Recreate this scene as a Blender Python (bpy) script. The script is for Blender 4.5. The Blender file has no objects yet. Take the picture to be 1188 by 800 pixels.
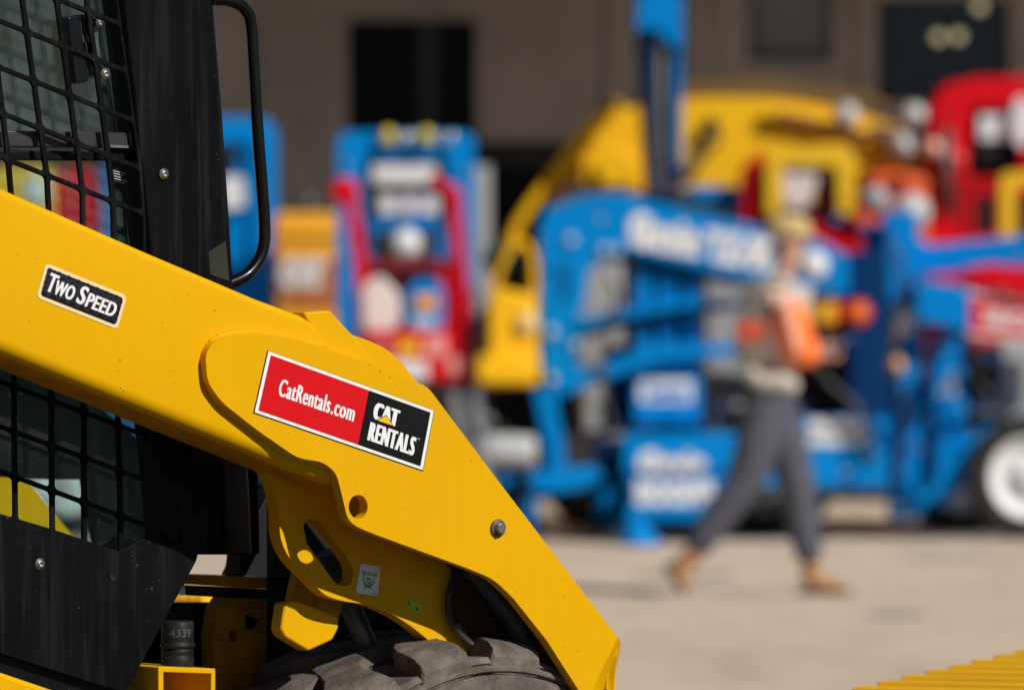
import bpy, bmesh, math, random
from mathutils import Vector, Matrix
random.seed(7)
PI = math.pi
sc = bpy.context.scene
COL = sc.collection
F = 6600.0; H = 1.19; CX, CY = 594.0, 410.0

# ------------------------------------------------------------------ world helpers
def at(px, py, D):
    return Vector(((px - CX) / F * D, D, H - (py - CY) / F * D))
A = math.radians(37.0); SA, CA = math.sin(A), math.cos(A)
O0 = Vector(((400 - CX) / F * 7.7, 7.7, H))
UV = Vector((CA, SA, 0)); NV = Vector((SA, -CA, 0)); ZV = Vector((0, 0, 1))
def L(u, w, n): return O0 + UV * u + ZV * w + NV * n
def pl(px, py, n=0.0):
    """pixel -> (u, w) on the loader's vertical plane at offset n"""
    r = Vector(((px - CX) / F, 1, -(py - CY) / F)); C = Vector((0, 0, H))
    t = (n - (C - O0).dot(NV)) / r.dot(NV)
    P = C + r * t - O0
    return (P.dot(UV), P.z)
def lp(px, py, n=0.0):
    u, w = pl(px, py, n); return L(u, w, n)

# ------------------------------------------------------------------ materials
MATS = {}
def nd(nt, t, **kw):
    n = nt.nodes.new(t)
    for k, v in kw.items(): setattr(n, k, v)
    return n
def mat(name, col, rough=0.5, metal=0.0, coat=0.0, var=0.0, vscale=3.0, dust=0.0, dcol=(.42, .38, .33), dscale=20.0,
        speck=0.0, streak=0.0, bump=0.0, bscale=60.0, stretch=(1, 1, 1), alpha=None, emit=None, spec=0.5, scol=(.4, .38, .34), skcol=None):
    if name in MATS: return MATS[name]
    m = bpy.data.materials.new(name); m.use_nodes = True; nt = m.node_tree
    b = nt.nodes['Principled BSDF']; lk = nt.links.new
    b.inputs['Base Color'].default_value = (*col, 1); b.inputs['Roughness'].default_value = rough
    b.inputs['Metallic'].default_value = metal; b.inputs['Coat Weight'].default_value = coat
    b.inputs['Coat Roughness'].default_value = 0.12
    b.inputs['Specular IOR Level'].default_value = spec
    tc = nd(nt, 'ShaderNodeTexCoord'); mp = nd(nt, 'ShaderNodeMapping'); mp.inputs['Scale'].default_value = stretch
    lk(tc.outputs['Object'], mp.inputs['Vector']); V = mp.outputs['Vector']
    cur = None
    def mixcol(a, fac, c2):
        mx = nd(nt, 'ShaderNodeMix', data_type='RGBA')
        if a is None: mx.inputs[6].default_value = (*col, 1)
        else: lk(a, mx.inputs[6])
        mx.inputs[7].default_value = (*c2, 1); lk(fac, mx.inputs[0]); return mx.outputs[2]
    def noise(scale, det=6, vec=V, rough_=0.6):
        n = nd(nt, 'ShaderNodeTexNoise'); n.inputs['Scale'].default_value = scale; n.inputs['Detail'].default_value = det
        n.inputs['Roughness'].default_value = rough_; lk(vec, n.inputs['Vector']); return n.outputs['Fac']
    def ramp(f, a, b_, lo=0.0, hi=1.0):
        r = nd(nt, 'ShaderNodeMapRange'); r.inputs['From Min'].default_value = a; r.inputs['From Max'].default_value = b_
        r.inputs['To Min'].default_value = lo; r.inputs['To Max'].default_value = hi; lk(f, r.inputs['Value']); return r.outputs['Result']
    if var: cur = mixcol(cur, ramp(noise(vscale), .35, .65, 0, var), tuple(c * .55 for c in col))
    if dust: cur = mixcol(cur, ramp(noise(dscale, 8), .42, .75, 0, dust), dcol)
    if streak:
        mp2 = nd(nt, 'ShaderNodeMapping'); mp2.inputs['Scale'].default_value = (70, 70, 3.0); lk(tc.outputs['Object'], mp2.inputs['Vector'])
        cur = mixcol(cur, ramp(noise(1.0, 5, mp2.outputs['Vector']), .5, .8, 0, streak), skcol or dcol)
        mp3 = nd(nt, 'ShaderNodeMapping'); mp3.inputs['Scale'].default_value = (18, 14, 190); mp3.inputs['Rotation'].default_value = (.5, .9, .3)
        lk(tc.outputs['Object'], mp3.inputs['Vector'])
        cur = mixcol(cur, ramp(noise(1.6, 3, mp3.outputs['Vector']), .69, .74, 0, streak * .7), skcol or (.35, .33, .3))
    if speck:
        v = nd(nt, 'ShaderNodeTexVoronoi'); v.inputs['Scale'].default_value = 85; v.inputs['Randomness'].default_value = 1; lk(V, v.inputs['Vector'])
        n2 = ramp(noise(14, 4), .52, .60)
        nw = noise(160, 2); ds = nd(nt, 'ShaderNodeMath', operation='MULTIPLY'); lk(v.outputs['Distance'], ds.inputs[0]); lk(ramp(nw, .3, .7, .5, 3.0), ds.inputs[1]); a1 = ramp(ds.outputs[0], .15, .09)
        mu = nd(nt, 'ShaderNodeMath', operation='MULTIPLY'); lk(a1, mu.inputs[0]); lk(n2, mu.inputs[1])
        mu2 = nd(nt, 'ShaderNodeMath', operation='MULTIPLY'); lk(mu.outputs[0], mu2.inputs[0]); mu2.inputs[1].default_value = speck
        cur = mixcol(cur, mu2.outputs[0], scol)
    if cur is not None: lk(cur, b.inputs['Base Color'])
    rr = ramp(noise(8, 5), .3, .7, max(0.02, rough - .08), min(1, rough + .12)); lk(rr, b.inputs['Roughness'])
    if bump:
        bp = nd(nt, 'ShaderNodeBump'); bp.inputs['Strength'].default_value = bump; bp.inputs['Distance'].default_value = .004
        lk(noise(bscale, 8), bp.inputs['Height']); lk(bp.outputs['Normal'], b.inputs['Normal'])
    if emit:
        b.inputs['Emission Color'].default_value = (*emit[:3], 1); b.inputs['Emission Strength'].default_value = emit[3]
    MATS[name] = m; return m

YEL = mat('machine_yellow', (.74, .388, .0001), .48, coat=.0, var=.08, vscale=2.2, dust=.06, dcol=(.45, .28, .03), dscale=5, speck=.8, scol=(.16, .08, .01), streak=.07, skcol=(.42, .20, .01), spec=.10, bump=.06, bscale=22)
YELD = mat('yellow_worn_shaded', (.55, .26, .006), .6, dust=.6, dcol=(.11, .075, .04), dscale=26, speck=.3, bump=.3, spec=.3)  # worn dirty yellow, darkened to stand in for shade on arm and chassis
BLKP = mat('black_scratched', (.0028, .0028, .0034), .42, dust=.06, dcol=(.045, .045, .055), dscale=9, streak=.34, skcol=(.05, .05, .06), speck=.22, bump=.12, spec=.10)
BLK = mat('black_paint', (.003, .003, .0035), .4, dust=.06, dcol=(.05, .05, .05), speck=.4, spec=.15)
BLKG = mat('black_gloss', (.003, .003, .0035), .28, coat=.15, spec=.25)
RUB = mat('rubber', (.11, .095, .080), .85, dust=.8, dcol=(.27, .235, .195), dscale=24, var=.45, vscale=90, speck=.8, bump=.5, bscale=220, spec=.15)
RUBB = mat('rubber_plain', (.03, .028, .026), .85, dust=.4, dcol=(.12, .11, .10), spec=.15)
STEEL = mat('steel', (.32, .31, .29), .4, metal=.9, dust=.3, dcol=(.05, .045, .04), dscale=60)
DSTEEL = mat('dark_steel', (.08, .078, .075), .45, metal=.6, dust=.4)
HOSE = mat('hose_black', (.018, .018, .018), .45, dust=.2)
GLD = mat('decal_black', (.009, .009, .010), .40, spec=.12)
RED = mat('decal_red', (.62, .008, .012), .45, spec=.1)
WHT = mat('decal_white', (.80, .80, .80), .4, spec=.3)
BORD = mat('decal_border_tan', (.85, .66, .36), .4)
PURP = mat('decal_hexagon', (.045, .035, .075), .4)
LOGY = mat('logo_yellow', (.85, .50, .01), .4)
GRN = mat('decal_green', (.02, .36, .03), .5)
LIME = mat('decal_lime', (.36, .62, .02), .5)
OLV = mat('olive_tape', (.028, .029, .018), .7, dust=.15, dcol=(.08,.08,.06), spec=.15)
TEXTG = mat('stamp_grey', (.10, .10, .095), .6)
BLUE = mat('lift_blue', (.0, .225, .64), .5, coat=.0, var=.25, vscale=1.5, spec=.08)
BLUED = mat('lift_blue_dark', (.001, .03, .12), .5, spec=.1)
LRED = mat('lift_red', (.66, .006, .014), .5, coat=.0, spec=.08, var=.2, vscale=1.5)
AMB = mat('cabinet_amber', (.95, .44, .02), .45, coat=.15, dust=.1)
EXY = mat('excavator_yellow', (.95, .52, .006), .45, spec=.25, dust=.06, var=.15, dcol=(.45, .33, .15))
GREY = mat('panel_grey', (.36, .37, .38), .5, var=.15)
WHP = mat('white_paint', (.75, .76, .78), .45, dust=.1)
DKG = mat('dark_grey', (.012, .012, .013), .6, spec=.2)
DGL = mat('dark_glass', (.004, .0045, .004), .3, spec=.08)
ORG = mat('hi_vis_orange', (1.0, .19, .03), .75)
PINK = mat('faded_orange', (.95, .48, .34), .75)
KHK = mat('jacket_grey', (.58, .55, .49), .85, var=.4, vscale=18, bump=.4)
TRS = mat('trousers_grey', (.085, .088, .115), .85, var=.5, vscale=12, bump=.3)
BOOT = mat('boot_tan', (.42, .20, .07), .7, var=.3, vscale=15)
SOLE = mat('boot_sole', (.03, .025, .02), .8)
SKIN = mat('skin', (.58, .33, .24), .55)
HAIR = mat('hair_dark', (.025, .015, .01), .8, bump=.5)
CAPM = mat('cap_tan', (.60, .45, .20), .85, var=.6, vscale=30)
BELT = mat('belt_black', (.02, .018, .022), .7)
BEAC = mat('beacon_yellow', (.75, .58, .03), .25, coat=.3)
CHRM = mat('chrome', (.8, .8, .8), .08, metal=1.0)
WALL = None

def glass_mat():
    m = bpy.data.materials.new('cab_glass'); m.use_nodes = True; nt = m.node_tree; nt.nodes.clear(); lk = nt.links.new
    out = nd(nt, 'ShaderNodeOutputMaterial'); tr = nd(nt, 'ShaderNodeBsdfTransparent'); tr.inputs['Color'].default_value = (.70, .84, .82, 1)
    gl = nd(nt, 'ShaderNodeBsdfGlossy'); gl.inputs['Roughness'].default_value = .03
    df = nd(nt, 'ShaderNodeBsdfDiffuse'); df.inputs['Color'].default_value = (.26, .37, .38, 1)  # teal of the dust also stands in for hazy reflections on the pane
    lw = nd(nt, 'ShaderNodeLayerWeight'); lw.inputs['Blend'].default_value = .25
    tc = nd(nt, 'ShaderNodeTexCoord'); no = nd(nt, 'ShaderNodeTexNoise'); no.inputs['Scale'].default_value = 7; no.inputs['Detail'].default_value = 9; no.inputs['Roughness'].default_value = .7
    lk(tc.outputs['Object'], no.inputs['Vector'])
    mr = nd(nt, 'ShaderNodeMapRange'); mr.inputs['From Min'].default_value = .35; mr.inputs['From Max'].default_value = .75; mr.inputs['To Min'].default_value = .02; mr.inputs['To Max'].default_value = .13
    lk(no.outputs['Fac'], mr.inputs['Value'])
    v = nd(nt, 'ShaderNodeTexVoronoi'); v.inputs['Scale'].default_value = 75; lk(tc.outputs['Object'], v.inputs['Vector'])
    vr = nd(nt, 'ShaderNodeMapRange'); vr.inputs['From Min'].default_value = .10; vr.inputs['From Max'].default_value = .05; vr.inputs['To Max'].default_value = .35
    lk(v.outputs['Distance'], vr.inputs['Value'])
    mx0 = nd(nt, 'ShaderNodeMath', operation='MAXIMUM'); lk(mr.outputs[0], mx0.inputs[0]); lk(vr.outputs[0], mx0.inputs[1])
    m1 = nd(nt, 'ShaderNodeMixShader'); lk(mx0.outputs[0], m1.inputs[0]); lk(tr.outputs[0], m1.inputs[1]); lk(df.outputs[0], m1.inputs[2])
    m2 = nd(nt, 'ShaderNodeMixShader'); lk(lw.outputs['Fresnel'], m2.inputs[0]); lk(m1.outputs[0], m2.inputs[1]); lk(gl.outputs[0], m2.inputs[2])
    lk(m2.outputs[0], out.inputs['Surface']); return m
GLASS = glass_mat()

# ------------------------------------------------------------------ mesh builder
ORIG = {}
def root(name, loc, label, cat, group=None):
    o = bpy.data.objects.new(name, None); COL.objects.link(o); o.location = loc; o.empty_display_size = .2
    o['label'] = label; o['category'] = cat
    if group: o['group'] = group
    ORIG[o] = Vector(loc); return o

class MB:
    def __init__(s): s.v = []; s.f = []; s.m = []; s.mats = []; s.sm = []
    def mi(s, m):
        if m not in s.mats: s.mats.append(m)
        return s.mats.index(m)
    def add(s, vs, fs, m, smooth=False):
        b = len(s.v); s.v += [Vector(p) for p in vs]; k = s.mi(m)
        for f in fs: s.f.append([b + i for i in f]); s.m.append(k); s.sm.append(smooth)
        return s
    def prism(s, a, b, m):
        n = len(a)
        s.add(list(a) + list(b), [list(range(n))[::-1], list(range(n, 2 * n))] + [[i, (i + 1) % n, n + (i + 1) % n, n + i] for i in range(n)], m); return s
    def lpoly(s, pts, n0, n1, m, ref=None):
        """pixel outline on the loader plane 'ref' extruded from n0 to n1"""
        ref = n0 if ref is None else ref
        uw = [pl(x, y, ref) for x, y in pts]
        return s.prism([L(u, w, n0) for u, w in uw], [L(u, w, n1) for u, w in uw], m)
    def wpoly(s, pts, D, t, m):
        """pixel outline at depth D, t metres thick going away"""
        q = [at(x, y, D) for x, y in pts]
        return s.prism(q, [p + Vector((0, t, 0)) for p in q], m)
    def box(s, c, sz, m, R=None):
        c = Vector(c); vs = []
        for x in (-.5, .5):
            for y in (-.5, .5):
                for z in (-.5, .5):
                    d = Vector((x * sz[0], y * sz[1], z * sz[2])); vs.append(c + (R @ d if R else d))
        s.add(vs, [[0, 1, 3, 2], [4, 6, 7, 5], [0, 4, 5, 1], [2, 3, 7, 6], [0, 2, 6, 4], [1, 5, 7, 3]], m); return s
    def pbox(s, x0, y0, x1, y1, D, t, m): return s.wpoly([(x0, y0), (x1, y0), (x1, y1), (x0, y1)], D, t, m)
    def beam(s, p0, p1, w, h, m, up=None):
        p0, p1 = Vector(p0), Vector(p1); d = (p1 - p0); ln = d.length; x = d / ln
        up = Vector((0, 0, 1)) if up is None else Vector(up)
        if abs(x.dot(up)) > .95: up = Vector((0, 1, 0)) if abs(x.y) < .9 else Vector((1, 0, 0))
        y = up.cross(x).normalized(); z = x.cross(y)
        R = Matrix((x, y, z)).transposed(); return s.box((p0 + p1) / 2, (ln, w, h), m, R)
    def bars(s, pts, D, w, h, m, dy=0):
        q = [at(x, y, D) + Vector((0, dy, 0)) for x, y in pts]
        for a, b in zip(q, q[1:]): s.beam(a, b, w, h, m)
        return s
    def tube(s, path, r, m, seg=12, closed_ends=True, smooth=True):
        P = [Vector(p) for p in path]; n = len(P); rs = r if isinstance(r, (list, tuple)) else [r] * n
        t0 = (P[1] - P[0]).normalized(); up = Vector((0, 0, 1)) if abs(t0.z) < .9 else Vector((1, 0, 0))
        a = t0.cross(up).normalized(); vs = []
        for i in range(n):
            t = (P[min(i + 1, n - 1)] - P[max(i - 1, 0)]).normalized()
            a = (a - t * a.dot(t)).normalized(); b = t.cross(a)
            for k in range(seg):
                an = 2 * PI * k / seg; vs.append(P[i] + (a * math.cos(an) + b * math.sin(an)) * rs[i])
        fs = [[i * seg + k, i * seg + (k + 1) % seg, (i + 1) * seg + (k + 1) % seg, (i + 1) * seg + k] for i in range(n - 1) for k in range(seg)]
        s.add(vs, fs, m, smooth)
        if closed_ends:
            s.add(vs[:seg], [list(range(seg))[::-1]], m); s.add(vs[-seg:], [list(range(seg))], m)
        return s
    def lathe(s, c, axis, prof, m, seg=32, smooth=True, cap=True):
        """prof = [(radius, offset along axis)]"""
        c = Vector(c); ax = Vector(axis).normalized(); up = Vector((0, 0, 1)) if abs(ax.z) < .9 else Vector((1, 0, 0))
        a = ax.cross(up).normalized(); b = ax.cross(a); vs = []
        for r, o in prof:
            for k in range(seg):
                an = 2 * PI * k / seg; vs.append(c + ax * o + (a * math.cos(an) + b * math.sin(an)) * r)
        n = len(prof)
        fs = [[i * seg + k, i * seg + (k + 1) % seg, (i + 1) * seg + (k + 1) % seg, (i + 1) * seg + k] for i in range(n - 1) for k in range(seg)]
        s.add(vs, fs, m, smooth)
        for j in (0, n - 1):
            if cap and prof[j][0] > 1e-4: s.add(vs[j * seg:(j + 1) * seg], [list(range(seg))], m)
        return s
    def build(s, name, parent=None, bevel=0.0, seg=2, label=None, auto=True, sub=0, sharp=60):
        me = bpy.data.meshes.new(name); og = Vector((0, 0, 0)); p = parent
        if parent is not None: og = ORIG[parent]
        me.from_pydata([v - og for v in s.v], [], s.f); 
        for m in s.mats: me.materials.append(m)
        for i, pg in enumerate(me.polygons): pg.material_index = s.m[i]; pg.use_smooth = s.sm[i]
        me.validate(); 
        bm = bmesh.new(); bm.from_mesh(me)
        bmesh.ops.remove_doubles(bm, verts=bm.verts, dist=1e-5)
        bmesh.ops.recalc_face_normals(bm, faces=bm.faces); bm.to_mesh(me); bm.free()
        o = bpy.data.objects.new(name, me); COL.objects.link(o)
        if parent is not None: o.parent = parent
        ORIG[o] = og
        if bevel:
            b = o.modifiers.new('b', 'BEVEL'); b.width = bevel; b.segments = seg; b.limit_method = 'ANGLE'; b.angle_limit = math.radians(35)
            b.harden_normals = False; me.shade_smooth() if auto else None
            if auto: me.set_sharp_from_angle(angle=math.radians(sharp)) 
        if label: o['label'] = label
        return o
def spline(pts, n=8, closed=False):
    P = [Vector(p) for p in pts]; out = []
    N = len(P); rng = range(N if closed else N - 1)
    for i in rng:
        p0 = P[(i - 1) % N] if closed else P[max(i - 1, 0)]; p1 = P[i]; p2 = P[(i + 1) % N]; p3 = P[(i + 2) % N] if closed else P[min(i + 2, N - 1)]
        for k in range(n):
            t = k / n
            out.append(.5 * ((2 * p1) + (-p0 + p2) * t + (2 * p0 - 5 * p1 + 4 * p2 - p3) * t * t + (-p0 + 3 * p1 - 3 * p2 + p3) * t ** 3))
    if not closed: out.append(P[-1])
    return out
def rnd(pts, r=8, n=5):
    """round the corners of a pixel polygon; pts may carry their own radius as third value"""
    out = []; N = len(pts)
    for i in range(N):
        a, b, c = (Vector(pts[(i + k) % N][:2]) for k in (-1, 0, 1))
        rr = pts[i][2] if len(pts[i]) > 2 else r
        if rr <= 0: out.append(tuple(b)); continue
        d1 = (a - b); d2 = (c - b); q = min(rr, d1.length * .48, d2.length * .48)
        s_, e = b + d1.normalized() * q, b + d2.normalized() * q
        for k in range(n + 1):
            t = k / n; out.append(tuple((1 - t) ** 2 * s_ + 2 * t * (1 - t) * b + t * t * e))
    return out
def circ(cx, cy, rx, ry, n=28): return [(cx + rx * math.cos(2 * PI * k / n), cy + ry * math.sin(2 * PI * k / n)) for k in range(n)]

_TXT = {}
def text(st, bold=.015, shear=0.0, space=1.0):
    """text as (verts2d, faces), normalised to x 0..1, y 0..1 (cap height)"""
    k = (st, bold, shear, space)
    if k in _TXT: return _TXT[k]
    cu = bpy.data.curves.new('t', 'FONT'); cu.body = st; cu.offset = bold; cu.shear = shear; cu.space_character = space; cu.resolution_u = 4
    ob = bpy.data.objects.new('t', cu); COL.objects.link(ob); bpy.context.view_layer.update()
    me = bpy.data.meshes.new_from_object(ob.evaluated_get(bpy.context.evaluated_depsgraph_get()))
    vs = [(v.co.x, v.co.y) for v in me.vertices]; fs = [list(p.vertices) for p in me.polygons]
    COL.objects.unlink(ob); bpy.data.objects.remove(ob); bpy.data.curves.remove(cu); bpy.data.meshes.remove(me)
    x0 = min(v[0] for v in vs); x1 = max(v[0] for v in vs); y0 = min(v[1] for v in vs); y1 = max(v[1] for v in vs)
    _TXT[k] = ([((x - x0) / (x1 - x0), (y - y0) / (y1 - y0)) for x, y in vs], fs); return _TXT[k]
def put_text(mb, st, fn, x0, y0, x1, y1, m, bold=.015, shear=0.0, fat=0.0, space=1.0):
    """fn maps sheet coordinates to a world point; fat thickens the upright strokes of condensed letters"""
    vs, fs = text(st, bold, shear, space)
    for k, dx in enumerate((0, -fat, fat) if fat else (0,)):
        mb.add([fn(x0 + (x1 - x0) * a + dx, y0 + (y1 - y0) * b) - (NV * .00006 * k if fat else Vector((0, 0, 0))) for a, b in vs], fs, m)
def sheet(tl, tr, br, bl, n):
    """bilinear map 0..1 x 0..1 (origin bottom left) of a sticker on loader plane n"""
    q = [Vector(pl(*p, n)) for p in (tl, tr, br, bl)]
    def g(d):
        def fn(x, y):
            p = (q[3] * (1 - x) + q[2] * x) * (1 - y) + (q[0] * (1 - x) + q[1] * x) * y
            return L(p.x, p.y, n + d)
        return fn
    return g
def rrect(x0, y0, x1, y1, rx, ry, n=5):
    out = []
    for cx, cy, a0 in ((x1 - rx, y1 - ry, 0), (x0 + rx, y1 - ry, 90), (x0 + rx, y0 + ry, 180), (x1 - rx, y0 + ry, 270)):
        for k in range(n + 1):
            a = math.radians(a0 + 90 * k / n); out.append((cx + rx * math.cos(a), cy + ry * math.sin(a)))
    return out
def poly_on(mb, fn, pts, m): mb.add([fn(*p) for p in pts], [list(range(len(pts)))], m)

def islands(mb):
    """split a builder into one builder per connected piece"""
    key = {}; rep = []
    for p in mb.v: rep.append(key.setdefault((round(p.x, 5), round(p.y, 5), round(p.z, 5)), len(key)))
    par = list(range(len(key)))
    def find(x):
        while par[x] != x: par[x] = par[par[x]]; x = par[x]
        return x
    for f in mb.f:
        for i in f[1:]: par[find(rep[i])] = find(rep[f[0]])
    out = {}
    for k, f in enumerate(mb.f):
        out.setdefault(find(rep[f[0]]), []).append(k)
    res = []
    for ks in out.values():
        m = MB(); mp = {}
        for k in ks:
            for i in mb.f[k]:
                if i not in mp: mp[i] = len(m.v); m.v.append(mb.v[i])
            m.f.append([mp[i] for i in mb.f[k]]); m.m.append(m.mi(mb.mats[mb.m[k]])); m.sm.append(mb.sm[k])
        res.append(m)
    return res
SPLIT = {'uprights', 'white_label', 'work_lamp', 'roller', 'sticker', 'tube', 'caster', 'post', 'round_lamp', 'riser_discs', 'cabinet_door', 'leg', 'tracks', 'lamp', 'mast_column', 'hydraulic_cylinder', 'brace', 'cradle'}
RENAME = {'uprights': 'upright', 'riser_discs': 'pin_boss', 'tracks': 'track'}

# ================================================================== THE SKID STEER LOADER (foreground)
base = L(-.7, 0, -.7); base.z = 0
ldr = root('skid_steer_loader', base, 'large yellow skid steer loader with black mesh-guarded cab and rental decals on its arm', 'skid steer loader')
GZ = -H
# ---- lift arm beam: rounded box section swept along the arm
NB = -.014
def beam_sec(pt, pb, rtop, rbot, depth, k=6):
    """section between a top and a bottom point (u,w) on n=NB"""
    t = Vector(pt); b = Vector(pb); d = (b - t); h = d.length; e = d / h; out = []
    def p(s, n): q = t + e * s; return L(q.x, q.y, NB - n)
    for i in range(k + 1):
        a = PI / 2 * i / k; out.append(p(rtop * (1 - math.cos(a)) if 0 else rtop - rtop * math.cos(a), rtop - rtop * math.sin(a)))
    for i in range(k + 1):
        a = PI / 2 * i / k; out.append(p(h - rbot + rbot * math.sin(a), rbot - rbot * math.cos(a)))
    for i in range(k + 1):
        a = PI / 2 * i / k; out.append(p(h - rtop + rtop * math.cos(a), depth - rtop + rtop * math.sin(a)))
    for i in range(k + 1):
        a = PI / 2 * i / k; out.append(p(rtop - rtop * math.sin(a), depth - rtop + rtop * math.cos(a)))
    return out
tops = [(-700, -100), (-300, 85), (0, 217), (168, 291), (300, 347), (352, 366)]
bots = [(-850, 60), (-420, 240), (-60, 386), (100, 450), (245, 508), (330, 542)]
arm = MB(); secs = [beam_sec(pl(*a, NB), pl(*b, NB), .011, .020, .108) for a, b in zip(tops, bots)]
# nose: shrinks towards a rounded end at (390, 555)
for k, (a, b) in enumerate([((366, 376), (358, 553)), ((372, 384), (374, 559)), ((377, 400), (384, 563)), ((380, 440), (390, 562)), ((382, 500), (393, 558))]):
    secs.append(beam_sec(pl(*a, NB), pl(*b, NB), .011, .020 - .001 * k, .108 - .012 * k))
n = len(secs[0]); vs = [p for s_ in secs for p in s_]
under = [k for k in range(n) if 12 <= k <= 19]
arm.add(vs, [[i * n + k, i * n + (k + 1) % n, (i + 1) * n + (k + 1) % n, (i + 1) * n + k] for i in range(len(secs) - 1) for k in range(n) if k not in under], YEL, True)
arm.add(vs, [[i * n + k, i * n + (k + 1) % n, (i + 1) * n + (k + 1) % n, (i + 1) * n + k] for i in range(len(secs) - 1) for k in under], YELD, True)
arm.add(secs[0], [list(range(n))], YEL); arm.add(secs[-1], [list(range(n))], YEL)
lift_arm = arm.build('lift_arm', ldr)
# scuffed brown grime under the arm edge, darkened to deepen the shade there
# decal TWO SPEED
g = sheet((53, 305), (147, 343), (136, 382), (42, 345), NB)
d = MB(); poly_on(d, g(.0008), rrect(0, 0, 1, 1, .05, .14), BORD)
poly_on(d, g(.0011), rrect(.025, .03, .975, .94, .04, .10), WHT) if 0 else None
poly_on(d, g(.0013), rrect(.035, .10, .965, .90, .035, .09), GLD)
for i in range(16):
    for j in range(5):
        x = .06 + i * .0585; y = .16 + j * .17 + (.085 if i % 2 else 0)
        if not (.05 < x < .95 and .17 < y < .86): continue
        o_ = [(x + .031 * math.cos(a * PI / 3), y + .082 * math.sin(a * PI / 3)) for a in range(6)]
        i_ = [(x + .024 * math.cos(a * PI / 3), y + .062 * math.sin(a * PI / 3)) for a in range(6)]
        fn = g(.0016); d.add([fn(*p) for p in o_ + i_], [[a, (a + 1) % 6, 6 + (a + 1) % 6, 6 + a] for a in range(6)], PURP)
fn = g(.0020)
for st, x0, x1, y1 in (('T', .085, .185, .80), ('WO', .178, .40, .68), ('S', .445, .55, .80), ('PEED', .555, .915, .68)):
    put_text(d, st, fn, x0, .27, x1, y1, WHT, bold=.012, shear=.2, fat=.006, space=1.08)
d.build('two_speed_decal', lift_arm, label='small black TWO SPEED decal with a tan border')
# ---- front elbow plate
edge_top = [(262, 389), (300, 386), (343, 393), (375, 402), (401, 413), (427, 419), (478, 441)]
plate = [(238, 412, 10), (246, 397, 12)] + [(x, y, 6) for x, y in edge_top] + [(496, 448, 10), (580, 560, 0), (717, 739, 5), (686, 801, 10), (668, 1000, 0), (600, 1000, 0), (672, 801, 0), (634, 742, 0),
         (595, 693, 6), (572, 671, 12), (540, 658, 0), (428, 617, 12), (404, 606, 16), (397, 575, 14), (390, 548, 12), (375, 536, 8), (345, 531, 10), (300, 500, 8), (258, 467, 10), (241, 444, 10)]
pp = rnd(plate)
pl_uw = [pl(x, y, 0) for x, y in pp]; hole = [pl(*q, 0) for q in circ(415.5, 587.5, 11, 13.8, 28)]
bm = bmesh.new(); 
def ring(bm, pts): 
    v = [bm.verts.new((x, y, 0)) for x, y in pts]; return v, [bm.edges.new((v[i], v[(i + 1) % len(v)])) for i in range(len(v))]
def plate_with_holes(outer, holes, n0, n1, m, mb):
    bm = bmesh.new(); es = []
    for r_ in [outer] + holes: es += ring(bm, r_)[1]
    bmesh.ops.triangle_fill(bm, use_beauty=True, use_dissolve=False, edges=es)
    bm.verts.index_update(); vs = [v.co.copy() for v in bm.verts]; fs = [[v.index for v in f.verts] for f in bm.faces]; bm.free()
    mb.add([L(v.x, v.y, n0) for v in vs], fs, m); mb.add([L(v.x, v.y, n1) for v in vs], [f[::-1] for f in fs], m)
    for r_ in [outer] + holes:
        k = len(r_); mb.add([L(x, y, n0) for x, y in r_] + [L(x, y, n1) for x, y in r_], [[i, (i + 1) % k, k + (i + 1) % k, k + i] for i in range(k)], m, False)
    return mb
bm.free()
ep = plate_with_holes(pl_uw, [hole], 0.0, -.018, YEL, MB()).build('elbow_plate', ldr, bevel=.0022, seg=3)
# weld bead round the plate's rear contour
wb = [(300, 385), (265, 388), (248, 395), (239, 408), (237, 425), (241, 446), (257, 469), (283, 490), (312, 511), (335, 527), (356, 533), (376, 541)]
path = spline([lp(x, y, -.0115) for x, y in wb], 14)
MB().tube(path, [.0046 + .0006 * math.sin(i * .9 + 2 * math.sin(i * .37)) + random.uniform(-.0002, .0002) for i in range(len(path))], YEL, 10).build('weld_seam', ep)
# rental decal
g = sheet((311, 407), (503, 476), (490, 545), (295, 478), 0)
d = MB(); fn = g(.0008); poly_on(d, g(.0005), [(-.006, -.018), (1.004, -.018), (1.004, 1.006), (-.006, 1.006)], BORD if 0 else GLD)
poly_on(d, fn, [(0, 0), (1, 0), (1, 1), (0, 1)], WHT)
fn = g(.0012); poly_on(d, fn, [(.018, .05), (.605, .05), (.605, .95), (.018, .95)], RED)
poly_on(d, fn, [(.605, .05), (.982, .05), (.982, .95), (.605, .95)], GLD)
fn = g(.0016); put_text(d, 'CatRentals', fn, .105, .375, .405, .655, WHT, .004, fat=.0028, space=1.12); put_text(d, '.com', fn, .417, .375, .55, .56, WHT, .004, fat=.0028, space=1.12)
put_text(d, 'CAT', fn, .662, .53, .80, .81, WHT, .01, fat=.008, space=1.14); put_text(d, 'RENTALS', fn, .655, .17, .925, .475, WHT, .006, fat=.0055, space=1.22)
poly_on(d, g(.0019), [(.675, .525), (.785, .525), (.730, .665)], GLD)
poly_on(d, g(.0022), [(.683, .530), (.777, .530), (.730, .648)], LOGY)
put_text(d, 'TM', fn, .930, .455, .948, .475, WHT, .0)
d.build('rental_decal', ep, label='red and black CatRentals.com decal with a white border')
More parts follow.
